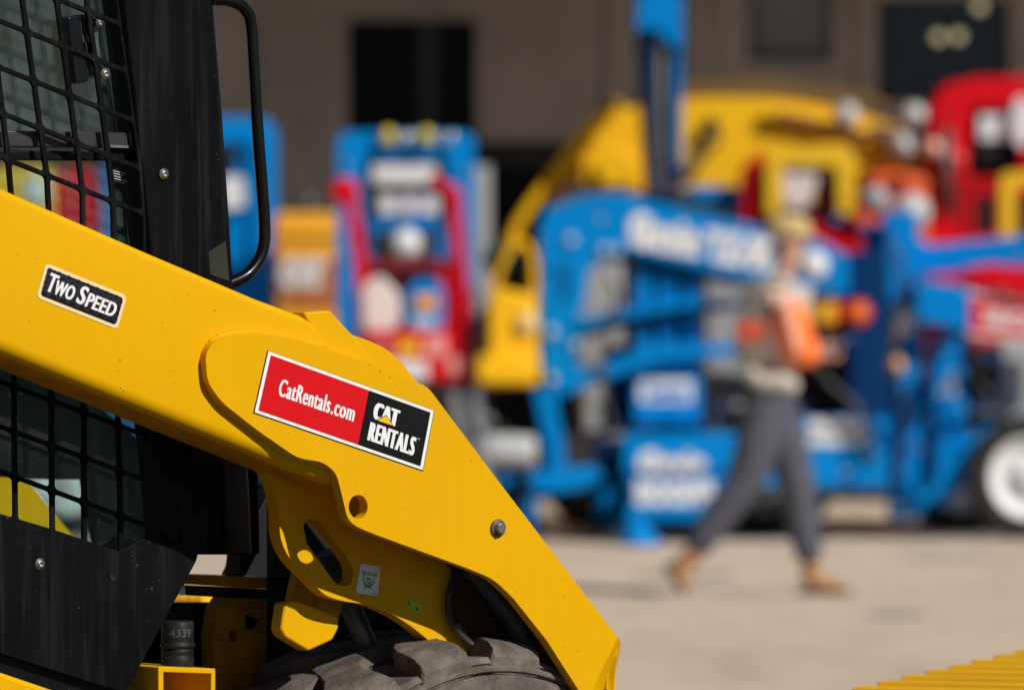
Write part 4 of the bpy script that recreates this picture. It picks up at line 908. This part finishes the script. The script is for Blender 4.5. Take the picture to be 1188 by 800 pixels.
P_(r1, 'undercarriage', lambda m: (m.pbox(450, 444, 548, 500, D, .5, DSTEEL), m.pbox(440, 500, 552, 600, D + .02, .5, DKG)), .02)
yardwheel(r1, 520, D - .15, .26, .14, GREY); yardwheel(r1, 450, D - .15, .26, .14, GREY)

# ---------------- grey ribbed mast
D = 38.0
gp = root('ribbed_column', gnd(560, D), 'slim ribbed grey column standing beside the blue framed lift', 'column')
P_(gp, 'column', lambda m: m.pbox(551, 194, 569, 620, D + .05, .08, mat('column_grey', (.22, .22, .20), .5)))
P_(gp, 'ribs', lambda m: [m.tube([at(x, 192, D), at(x, 620, D)], .012, GREY, 8) for x in (552, 557, 562, 567)], 0)
shr = root('green_hose_reel', gnd(578, D - .6), 'dark green hose reel between the ribbed column and the excavator', 'hose reel')
P_(shr, 'reel', lambda m: m.lathe(at(580, 302, D - .6), (0, -1, 0), [(.07, -.1), (.11, -.1), (.11, -.07), (.06, -.05), (.06, .05), (.11, .07), (.11, .1), (.03, .1), (.0001, .1)], mat('reel_green', (.006, .035, .02), .6, spec=.1), 28), 0)
P_(shr, 'stand', lambda m: m.pbox(577, 310, 583, 626, D - .6, .06, DKG))

# ---------------- pale tank and pipes low down
D = 34.4
wt = root('white_tank', gnd(600, D), 'low white tank lying behind the blue outrigger', 'tank')
P_(wt, 'tank', lambda m: m.tube([at(560, 522, D + .2), at(564, 522, D + .2), at(618, 524, D + .2), at(622, 524, D + .2)], [.07, .10, .10, .07], mat('tank_white', (.55, .57, .58), .5, var=.6, vscale=9), 24))
P_(wt, 'cradle', lambda m: (m.pbox(572, 545, 580, 637, D + .1, .2, DKG), m.pbox(608, 540, 614, 637, D + .1, .2, DKG)))
D = 37.4
w3 = root('grey_crate', gnd(680, D), 'pale beige crate on legs beside the white tank', 'crate')
P_(w3, 'crate', lambda m: m.pbox(655, 503, 700, 545, D - .5, .5, mat('crate_beige', (.55, .52, .45), .6)), .02)
P_(w3, 'leg', lambda m: (m.pbox(657, 545, 661, 626, D - .3, .05, DKG), m.pbox(694, 545, 698, 626, D - .3, .05, DKG)))
D = 34.0
jk = root('silver_hand_jack', gnd(528, D), 'silver wheeled jack standing beside the red mobile lift', 'jack')
P_(jk, 'tube', lambda m: [m.tube([at(x, 452, D), at(x + 14, 560, D)], .028, CHRM, 12) for x in (528, 552)] + [m.tube([at(520, y, D), at(572, y + 6, D)], .022, STEEL, 10) for y in (480, 520, 556)])
P_(jk, 'caster', lambda m: [m.lathe(gnd(x, D) + Vector((0, 0, .08)), (0, -1, 0), [(.08, -.03), (.08, .03), (.0001, .03)], DKG, 20) for x in (530, 570)], 0)
P_(jk, 'post', lambda m: [m.tube([at(x, 556, D), gnd(x, D) + Vector((0, 0, .1))], .02, STEEL, 10) for x in (530, 570)])

# ---------------- red telehandler, upper right
D = 39.0
rt = root('red_telehandler', gnd(1150, D), 'red telehandler cab with a black window behind the lifts at the right', 'telehandler')
def cab(m):
    m.wpoly(rnd([(1078, 128, 4), (1094, 99, 5), (1132, 90, 4), (1300, 88, 4), (1300, 126, 0), (1128, 126, 4), (1122, 200, 4), (1128, 206, 0), (1300, 206, 0), (1300, 560, 0), (1080, 560, 0), (1074, 240, 4)]), D, .5, LRED)
P_(rt, 'cab', cab, .02)
P_(rt, 'window', lambda m: m.pbox(1124, 124, 1290, 208, D + .12, .05, DGL))
P_(rt, 'cab_pillar', lambda m: m.pbox(1184, 120, 1196, 206, D - .02, .12, LRED))
P_(rt, 'panel_seam', lambda m: (m.pbox(1080, 212, 1300, 215, D - .012, .02, DKG), m.pbox(1120, 216, 1123, 400, D - .012, .02, mat('red_dark2', (.12, .004, .006), .5)), m.pbox(1094, 130, 1097, 205, D - .012, .02, mat('red_dark2', (.12, .004, .006), .5))), 0)
P_(rt, 'mirror_arm', lambda m: m.tube([at(1082, 150, D - .1), at(1066, 138, D - .15), at(1062, 170, D - .15)], .015, DKG, 8), 0)
P_(rt, 'exhaust', lambda m: m.tube([at(1098, 240, D - .08), at(1098, 150, D - .08)], .04, DSTEEL, 12), 0)
P_(rt, 'white_box', lambda m: (m.pbox(1136, 134, 1176, 163, D + .02, .05, WHP), m.wpoly(circ(1186, 142, 13, 30, 20), D - .06, .03, WHP), m.pbox(1134, 163, 1176, 190, D + .04, .05, DKG)), .008)
P_(rt, 'side_opening', lambda m: (m.pbox(1132, 226, 1156, 270, D - .01, .02, DKG), m.pbox(1098, 222, 1112, 255, D - .01, .02, mat('red_dark2', (.12, .004, .006), .5))), 0)
P_(rt, 'round_lamp', lambda m: [m.lathe(at(x, y, D - .02), (0, -1, 0), [(.07, 0), (.06, .04), (.0001, .06)], mat('lamp_red', (.75, .03, .03), .25, coat=.6), 18) for x, y in ((1110, 185), (1092, 172))], 0)
for px in (1110, 1260): yardwheel(rt, px, D - .3, .45, .35, WHP)
yg = root('yellow_guard_frame', gnd(1185, D - .9), 'yellow guard frame in front of the red telehandler at the right edge', 'guard frame')
P_(yg, 'frame', lambda m: (m.wpoly(rnd([(1160, 206), (1166, 200), (1300, 200), (1300, 216), (1178, 216), (1178, 600), (1160, 600)], 5), D - .9, .12, mat('guard_yellow', (.85, .50, .01), .45)), m.pbox(1180, 226, 1290, 600, D - .8, .05, DKG)))
P_(yg, 'foot', lambda m: m.box(gnd(1220, D - .9) + Vector((0, .1, .06)), (.8, .6, .12), EXY), .01)

# ---------------- small red machine with a yellow roll frame
D = 37.9
rs = root('red_dumper', gnd(930, D), 'small red machine with a yellow roll frame and white seat back', 'dumper')
P_(rs, 'roll_frame', lambda m: m.wpoly(rnd([(888, 186, 8), (896, 172, 10), (980, 166, 12), (992, 180, 8), (992, 250, 0), (972, 250, 0), (970, 194, 8), (906, 192, 8), (906, 250, 0), (888, 250, 0)]), D, .12, mat('guard_yellow', (.85, .50, .01), .45)))
P_(rs, 'seat_back', lambda m: m.wpoly(rnd([(904, 188), (950, 186), (948, 214), (932, 246), (908, 240)], 7), D + .05, .12, mat('seat_cream', (.72, .62, .60), .5)), .02)
P_(rs, 'dark_panel', lambda m: m.pbox(945, 188, 972, 250, D + .2, .1, mat('red_dark', (.20, .01, .015), .5)))
P_(rs, 'body', lambda m: (m.wpoly(rnd([(862, 226), (866, 190), (886, 172), (890, 250), (1010, 262), (1010, 440), (862, 440)], 6), D + .1, .9, LRED)), .03)
P_(rs, 'hood', lambda m: m.wpoly(rnd([(990, 244), (1000, 205), (1030, 196), (1076, 204), (1080, 300), (990, 300)], 8), D + .2, .8, mat('hood_orange_red', (.75, .10, .02), .45)), .03)
P_(rs, 'round_lamp', lambda m: [m.lathe(at(x, y, D), (0, -1, 0), [(r_, 0), (r_ * .9, .05), (.0001, .08)], mm, 22) for x, y, r_, mm in ((1057, 246, .13, mat('lamp_lens_grey', (.5, .52, .5), .35)), (1015, 232, .10, GREY), (1048, 168, .05, WHP), (1082, 172, .06, PINK))], 0)
P_(rs, 'undercarriage', lambda m: m.pbox(875, 440, 1060, 540, D + .2, .8, DKG), .02)
for px in (905,): yardwheel(rs, px, D + .1, .38, .3, WHP)
gb = root('grey_hopper', gnd(840, 38.6), 'light grey hopper with a blue rim above the lettered boom', 'hopper')
P_(gb, 'hopper', lambda m: m.wpoly([(806, 232), (870, 244), (862, 290), (812, 290)], 38.3, .6, GREY), .02)
P_(gb, 'rim', lambda m: m.wpoly([(800, 216), (850, 216), (1000, 250), (1000, 264), (870, 244), (804, 232)], 38.2, .7, BLUE), .01)
P_(gb, 'post', lambda m: m.pbox(832, 290, 842, 616, 38.5, .1, DKG))

# ---------------- yellow trailer ramps
def ramp(x0, y0, x1, y1, D0, D1, n_, width, label):
    """treadway between two surveyed points, rungs across"""
    p0, p1 = at(x0, y0, D0), at(x1, y1, D1); d_ = (p1 - p0); l = d_.length; x = d_ / l; side = Vector((x.y, -x.x, 0)).normalized()
    r_ = root('trailer_ramp', Vector((p0.x, p0.y, 0)), label, 'ramp', 'yellow trailer ramps')
    m = MB(); zz = Vector((0, 0, 1))
    for off in (.02, width - .02): m.beam(p0 + side * off - zz * .05, p1 + side * off - zz * .05, .04, .08, EXY)
    m.build('side_rail', r_, bevel=.004); m = MB()
    for k in range(n_):
        c = p0 + d_ * (k + .5) / n_; a = x * (l / n_) * .18
        q = [c - a - zz * .075, c - a + zz * .016, c + a + zz * .016, c + a - zz * .075]
        m.prism(q, [v + side * width for v in q], EXY)
    m.build('rungs', r_, bevel=.003); m = MB(); q = [p0 - zz * .085, p1 - zz * .085, p1 + side * width - zz * .085, p0 + side * width - zz * .085]
    m.prism(q, [v - zz * .01 for v in q], mat('deck_dark_brown', (.16, .07, .01), .7)); m.build('deck', r_)  # dark brown deck below the rungs
    for t in (.08, .92):
        for off in (.04, width - .04):
            b_ = p0 + d_ * t + side * off; MB().box((b_.x, b_.y, (b_.z - .08) / 2), (.06, .06, b_.z - .08), EXY).build('leg', r_)
    return r_
ramp(948, 818, 1368, 720, 8.75, 10.9, 17, 1.3, 'yellow slatted trailer ramp at the lower right corner')
ramp(150, 685, 300, 689, 11.8, 11.2, 14, .12, 'yellow notched ramp seen between the door panel and the arm')


# ================================================================== THE WALKING MAN
PD = 28.0
def w3(x, y, dy=0.0): return at(x, y, PD) + Vector((0, dy, 0))
man = None
def skin(name, parent, nodes, edges, m, sub=2, rootn=0, label=None):
    """nodes: name -> (point, radius or (rx, ry)); a Skin-modifier body"""
    og = ORIG[parent] if parent is not None else MAN0
    ks = list(nodes); me = bpy.data.meshes.new(name)
    me.from_pydata([nodes[k][0] - og for k in ks], [(ks.index(a_), ks.index(b_)) for a_, b_ in edges], [])
    o = bpy.data.objects.new(name, me); COL.objects.link(o)
    if parent is not None: o.parent = parent
    ORIG[o] = og
    sk = o.modifiers.new('skin', 'SKIN'); sk.use_smooth_shade = True
    if not me.skin_vertices: bpy.context.view_layer.update()
    sv = me.skin_vertices[0].data
    for i, k in enumerate(ks):
        r = nodes[k][1]; sv[i].radius = r if isinstance(r, tuple) else (r, r); sv[i].use_root = (i == rootn)
    s_ = o.modifiers.new('sub', 'SUBSURF'); s_.levels = sub; s_.render_levels = sub
    me.materials.append(m)
    if label: o['label'] = label
    return o
MAN0 = gnd(900, PD)
sh_n, sh_f = w3(899, 345, -.175), w3(904, 343, .175)
el_n, el_f = w3(921, 412, -.20), w3(930, 408, .19)
wr_n, wr_f = w3(950, 410, -.10), w3(953, 405, .08)
hp_n, hp_f = w3(893, 462, -.09), w3(891, 462, .09)
# front leg is his left (far side), rear leg his right (near side)
kn_f, an_f = w3(926, 560, .10), w3(943, 660, .09)
kn_n, an_n = w3(862, 562, -.10), w3(800, 645, -.09)
N = {'pel': (w3(892, 448), (.115, .145)), 'waist': (w3(892, 415), (.105, .13)), 'chest': (w3(898, 362), (.115, .155)), 'neckb': (w3(905, 332), .07), 'neck': (w3(910, 318), .055),
     'jaw': (w3(916, 303), (.065, .058)), 'mid': (w3(917, 287), (.092, .072)), 'crown': (w3(915, 270), (.088, .070)), 'chin': (w3(925, 306), .030), 'nose': (w3(938, 289), .014), 'nose_top': (w3(933, 283), .016)}
E = [('pel', 'waist'), ('waist', 'chest'), ('chest', 'neckb'), ('neckb', 'neck'), ('neck', 'jaw'), ('jaw', 'mid'), ('mid', 'crown'), ('jaw', 'chin'), ('mid', 'nose_top'), ('nose_top', 'nose')]
for s_, sh, el, wr, hp_, kn, an in (('n', sh_n, el_n, wr_n, hp_n, kn_n, an_n), ('f', sh_f, el_f, wr_f, hp_f, kn_f, an_f)):
    N['sh' + s_] = (sh, .055); N['el' + s_] = (el, .040); N['wr' + s_] = (wr, .027)
    N['hp' + s_] = (hp_, .085); N['kn' + s_] = (kn, .055); N['an' + s_] = (an, .038)
    E += [('chest', 'sh' + s_), ('sh' + s_, 'el' + s_), ('el' + s_, 'wr' + s_), ('pel', 'hp' + s_), ('hp' + s_, 'kn' + s_), ('kn' + s_, 'an' + s_)]
    # hand: palm and five curled fingers holding the tablet edge
    fw = (wr - el).normalized(); side = Vector((0, 0, 1)) - fw * fw.z; side.normalize(); inn = Vector((0, 1 if s_ == 'n' else -1, 0))
    palm = wr + fw * .055; N['pa' + s_] = (palm, (.030, .020)); E.append(('wr' + s_, 'pa' + s_))
    for k, (o_, ln) in enumerate(((.030, .070), (.011, .080), (-.009, .074), (-.028, .058))):
        b0 = palm + side * o_ + fw * .028; b1 = b0 + fw * ln * .5 + inn * .006; b2 = b1 + fw * ln * .25 + inn * ln * .30; b3 = b2 + inn * ln * .25 - fw * ln * .08
        for j, p in enumerate((b0, b1, b2, b3)): N['f%s%d%d' % (s_, k, j)] = (p, (.0095, .009, .0085, .0075)[j])
        E += [('pa' + s_, 'f%s%d0' % (s_, k)), ('f%s%d0' % (s_, k), 'f%s%d1' % (s_, k)), ('f%s%d1' % (s_, k), 'f%s%d2' % (s_, k)), ('f%s%d2' % (s_, k), 'f%s%d3' % (s_, k))]
    t0 = wr + fw * .03 + side * .028; t1 = t0 + side * .026 + fw * .022 + inn * .010; t2 = t1 + fw * .028 + inn * .012
    for j, p in enumerate((t0, t1, t2)): N['t%s%d' % (s_, j)] = (p, (.012, .0105, .009)[j])
    E += [('wr' + s_, 't%s0' % s_), ('t%s0' % s_, 't%s1' % s_), ('t%s1' % s_, 't%s2' % s_)]
# feet
def foot(s_, heel, ball, toe):
    N['he' + s_] = (heel, .036); N['ba' + s_] = (ball, (.040, .032)); N['to' + s_] = (toe, .026)
    E.extend([('an' + s_, 'he' + s_), ('he' + s_, 'ba' + s_), ('ba' + s_, 'to' + s_)])
foot('f', w3(938, 679, .09), w3(962, 681, .09), w3(978, 683, .09))
foot('n', w3(783, 652, -.09), w3(790, 674, -.09), w3(799, 683, -.09))
man = skin('person', None, N, E, SKIN, 2)
man.location = MAN0; ORIG[man] = MAN0
man['label'] = 'man in orange-sleeved grey jacket, tan cap and work boots walking with a tablet'; man['category'] = 'person'
me_ = man
# clothing, each grown over the same joints a little larger
def R_(k, r): return (N[k][0], r)
tr = {'pel': R_('pel', (.140, .170)), 'wst': (w3(891, 425), (.130, .150))}
te = [('wst', 'pel')]
for s_ in 'nf':
    kn, hp_, an = N['kn' + s_][0], N['hp' + s_][0], N['an' + s_][0]
    tr['hp' + s_] = (hp_, (.135, .118)); tr['th' + s_] = ((hp_ * .5 + kn * .5) + Vector((.01, 0, 0)), .124); tr['kn' + s_] = (kn, .10); tr['ca' + s_] = (kn * .6 + an * .4 + Vector((-.012, 0, 0)), .092); tr['an' + s_] = (an + (kn - an) * .02, .070)
    te += [('pel', 'hp' + s_), ('hp' + s_, 'th' + s_), ('th' + s_, 'kn' + s_), ('kn' + s_, 'ca' + s_), ('ca' + s_, 'an' + s_)]
skin('trousers', man, tr, te, TRS)
jk_ = {'hem': (w3(891, 440), (.160, .175)), 'wst': (w3(892, 410), (.150, .165)), 'ch': (w3(898, 368), (.165, .185)), 'up': (w3(901, 345), (.135, .15)), 'col': (w3(908, 322), .088)}
je = [('hem', 'wst'), ('wst', 'ch'), ('ch', 'up'), ('up', 'col')]
for s_ in 'nf':
    jk_['sh' + s_] = (N['sh' + s_][0], .078); je.append(('up', 'sh' + s_))
skin('jacket', man, jk_, je, KHK, rootn=2)
for s_ in 'nf':
    sh, el, wr = (N[k + s_][0] for k in ('sh', 'el', 'wr'))
    skin('sleeve', man, {'a': (sh + (el - sh) * .02 + Vector((.035, 0, 0)), .096), 'm': (sh * .5 + el * .5 + Vector((.03, 0, 0)), .094), 'e': (el + Vector((.015, 0, 0)), .086), 'f': (el * .5 + wr * .5, .072), 'w': (wr - (wr - el) * .08, .044)}, [('a', 'm'), ('m', 'e'), ('e', 'f'), ('f', 'w')], ORG, label='orange high-visibility sleeve')
    p0, p1 = sh + Vector((.03, -.075 if s_ == 'n' else .06, .0)), el + Vector((.01, -.06 if s_ == 'n' else .035, 0))
    skin('sleeve_stripe', man, {'a': (p0, (.036, .03)), 'm': (p0 * .5 + p1 * .5, (.036, .03)), 'b': (p1, (.03, .026))}, [('a', 'm'), ('m', 'b')], PINK, sub=1)
skin('shoulder_panel', man, {'a': (w3(886, 343, -.10), .055), 'b': (w3(880, 352, -.04), .06), 'c': (w3(886, 343, .08), .055)}, [('a', 'b'), ('b', 'c')], ORG, sub=1)
for s_, pts in (('f', ((943, 662), (938, 678), (958, 680), (980, 684))), ('n', ((800, 648), (782, 656), (788, 674), (799, 686)))):
    dy = N['an' + s_][0].y - PD; q = [w3(x, y, dy) for x, y in pts]
    if s_ == 'f': bt_ = {'top': (q[0] + Vector((-.005, 0, .055)), .060), 'an': (q[0], .056), 'he': (q[1] + Vector((0, 0, .008)), (.05, .046)), 'ba': (q[2] + Vector((0, 0, .004)), (.048, .040)), 'to': (q[3] + Vector((0, 0, .010)), (.040, .032))}
    else: bt_ = {'top': (q[0] + Vector((.045, 0, .055)), .060), 'an': (q[0], .056), 'he': (q[1], .048), 'ba': (q[2], (.05, .044)), 'to': (q[3] + Vector((0, 0, .018)), (.034, .040))}
    bo_ = skin('boot', man, bt_, [('top', 'an'), ('an', 'he'), ('he', 'ba'), ('ba', 'to')], BOOT)
    sm_ = MB(); a_, b_ = (q[1] + Vector((-.055, 0, -.038)), q[3] + Vector((.035, 0, -.022))) if s_ == 'f' else (q[1] + Vector((-.05, 0, .01)), q[3] + Vector((-.025, 0, -.006)))
    if s_ == 'f': a_.z = b_.z = .014
    sm_.beam(a_, b_, .095, .024, SOLE); sm_.build('sole', bo_, bevel=.008)
# cap with peak, hair, beard, belt and pouch
cm = MB(); cc = w3(914, 271); 
cm.lathe(cc, (0, 0, 1), [(.116, -.02), (.118, .01), (.110, .05), (.080, .083), (.035, .098), (.0001, .10)], CAPM, 28)
cp_ = cm.build('cap', man)
pk = MB(); P0 = []; 
for k in range(9):
    a = -PI / 2 + PI * k / 8; P0.append(cc + Vector((.06 + .115 * math.cos(a), .085 * math.sin(a), -.012 - .02 * math.cos(a))))
pk.prism(P0, [p + Vector((0, 0, .008)) for p in P0], CAPM); pk.build('peak', cp_, bevel=.002)
skin('hair', man, {'a': (w3(904, 281), (.066, .072)), 'b': (w3(905, 300), (.062, .066))}, [('a', 'b')], HAIR, sub=2)
skin('beard', man, {'a': (w3(916, 303), (.068, .064)), 'b': (w3(927, 308), (.040, .044)), 'c': (w3(930, 301), (.018, .022))}, [('a', 'b'), ('b', 'c')], HAIR, sub=2)
for dy in (-.032, .032): MB().lathe(w3(935, 284, dy), (1, 0, 0), [(.011, -.006), (.008, .002), (.0001, .004)], HAIR, 12).build('eye', man)
ear = MB(); ear.lathe(w3(912, 289, -.070), (0, -1, 0), [(.026, -.004), (.024, .006), (.012, .010), (.0001, .004)], SKIN, 18); ear.build('ear', man)
blt = skin('tool_belt', man, {'a': (w3(872, 392, -.06), (.045, .07)), 'b': (w3(868, 406, -.05), (.05, .09)), 'c': (w3(874, 420, -.06), (.045, .08))}, [('a', 'b'), ('b', 'c')], BELT)
MB().box(w3(868, 384, -.20), (.14, .05, .10), mat('pouch_red', (.55, .07, .03), .6)).build('pouch', man, bevel=.012)
skin('jacket_round_waist', man, {'a': (w3(866, 428, -.12), .045), 'b': (w3(880, 444, -.165), .040), 'c': (w3(905, 440, -.165), .052), 'd': (w3(922, 452, -.12), .046)}, [('a', 'b'), ('b', 'c'), ('c', 'd')], KHK)
tb_ = MB(); c0 = (wr_n + wr_f) / 2 + Vector((.085, 0, .035)); Rt = Matrix.Rotation(math.radians(-28), 3, 'Y')
tb_.box(c0, (.012 + .16, .235, .010), mat('tablet_case', (.10, .22, .5), .5), Rt); tabl = tb_.build('tablet', None, bevel=.004)
tabl['label'] = 'blue tablet held in both hands by the walking man'; tabl['category'] = 'tablet'
MB().box(c0 + Rt @ Vector((0, 0, .0058)), (.15, .21, .0015), DGL, Rt).build('screen', tabl)

# ================================================================== SETTING, LIGHT, CAMERA
def struct(o, kind='structure'): o['kind'] = kind; return o
gm = bpy.data.materials.new('concrete_yard'); gm.use_nodes = True; nt = gm.node_tree; lk = nt.links.new; b = nt.nodes['Principled BSDF']
tc = nd(nt, 'ShaderNodeTexCoord')
def gn(s, det=8, r=.6):
    n = nd(nt, 'ShaderNodeTexNoise'); n.inputs['Scale'].default_value = s; n.inputs['Detail'].default_value = det; n.inputs['Roughness'].default_value = r; lk(tc.outputs['Object'], n.inputs['Vector']); return n.outputs['Fac']
r1 = nd(nt, 'ShaderNodeValToRGB'); r1.color_ramp.elements[0].position = .35; r1.color_ramp.elements[0].color = (.63, .50, .38, 1); r1.color_ramp.elements[1].position = .65; r1.color_ramp.elements[1].color = (.74, .61, .475, 1); lk(gn(.25), r1.inputs[0])
r2 = nd(nt, 'ShaderNodeValToRGB'); r2.color_ramp.elements[0].position = .38; r2.color_ramp.elements[0].color = (.72, .70, .68, 1); r2.color_ramp.elements[1].position = .55; r2.color_ramp.elements[1].color = (1, 1, 1, 1); lk(gn(3, 10), r2.inputs[0])
mx = nd(nt, 'ShaderNodeMix', data_type='RGBA', blend_type='MULTIPLY'); mx.inputs[0].default_value = .8; lk(r1.outputs[0], mx.inputs[6]); lk(r2.outputs[0], mx.inputs[7])
lk(mx.outputs[2], b.inputs['Base Color']); b.inputs['Roughness'].default_value = .85
bp = nd(nt, 'ShaderNodeBump'); bp.inputs['Strength'].default_value = .4; bp.inputs['Distance'].default_value = .01; lk(gn(60, 6), bp.inputs['Height']); lk(bp.outputs[0], b.inputs['Normal'])
g_ = MB(); g_.add([(-600, -300, 0), (600, -300, 0), (600, 900, 0), (-600, 900, 0)], [[0, 1, 2, 3]], gm); struct(g_.build('ground'))
ap = MB(); ap.add([(-60, -60, .004), (60, -60, .004), (60, 17.5, .004), (-60, 17.5, .004)], [[0, 1, 2, 3]], mat('added_apron_dark', (.045, .044, .042), .9, dust=.3, dcol=(.12, .11, .1), bump=.6))  # unseen dark ground added to cut bounce light onto the loader
struct(ap.build('added_dark_apron'))
# oil and tyre stains with outlines of their own
def blotch(cx, cy, rx, ry, name, m):
    random.seed(int(cx * 100)); s_ = MB(); N = 40; ph = [random.uniform(0, 6) for _ in range(4)]
    s_.add([(cx + rx * math.cos(t) * (1 + .12 * math.sin(3 * t + ph[0]) + .07 * math.sin(7 * t + ph[1])), cy + ry * math.sin(t) * (1 + .1 * math.sin(4 * t + ph[2])), .004) for t in [2 * PI * k / N for k in range(N)]], [list(range(N))], m)
    return struct(s_.build(name))
STN = mat('stain', (.40, .33, .25), .8, var=.3)
for q in [(2.6, 33.0, .35, .25), (.95, 30.6, .28, .35), (1.75, 26.0, .14, .3)]: blotch(*q, 'ground_stain', STN)


w = bpy.data.worlds.new('World'); sc.world = w; w.use_nodes = True; nt = w.node_tree
sky = nt.nodes.new('ShaderNodeTexSky'); sky.sky_type = 'NISHITA'; sky.sun_disc = False
S = Vector((1.0, -.87, 1.02)); 
elev = math.atan2(S.z, math.hypot(S.x, S.y)); azi = math.atan2(S.x, S.y)
sky.air_density = .6; sky.dust_density = .3; sky.altitude = 1500; sky.sun_elevation = elev; sky.sun_rotation = azi
bg = nt.nodes['Background']; bg.inputs['Strength'].default_value = .05; nt.links.new(sky.outputs[0], bg.inputs['Color'])
sl_ = bpy.data.lights.new('sun', 'SUN'); sl_.energy = 5.0; sl_.angle = math.radians(.53); sl_.color = (1, .955, .88)
so = bpy.data.objects.new('sun', sl_); COL.objects.link(so); so.rotation_euler = (-S).to_track_quat('-Z', 'Y').to_euler(); so.location = (20, -20, 30)
cam = bpy.data.cameras.new('camera'); co = bpy.data.objects.new('camera', cam); COL.objects.link(co); sc.camera = co
co.location = (0, 0, H); co.rotation_euler = (math.radians(90), 0, 0)
cam.lens = 200; cam.sensor_width = 36; cam.shift_y = 10 / 1188; cam.clip_end = 2000; cam.clip_start = .1
cam.dof.use_dof = True; cam.dof.focus_distance = 7.68; cam.dof.aperture_fstop = 5.2; cam.dof.aperture_blades = 0
sc.view_settings.view_transform = 'Standard'; sc.view_settings.look = 'None'; sc.view_settings.gamma = 1; sc.view_settings.exposure = -.2
sc.render.engine = 'CYCLES'; sc.cycles.use_denoising = True; sc.cycles.max_bounces = 8; sc.cycles.transparent_max_bounces = 12
sc.cycles.sample_clamp_indirect = 6
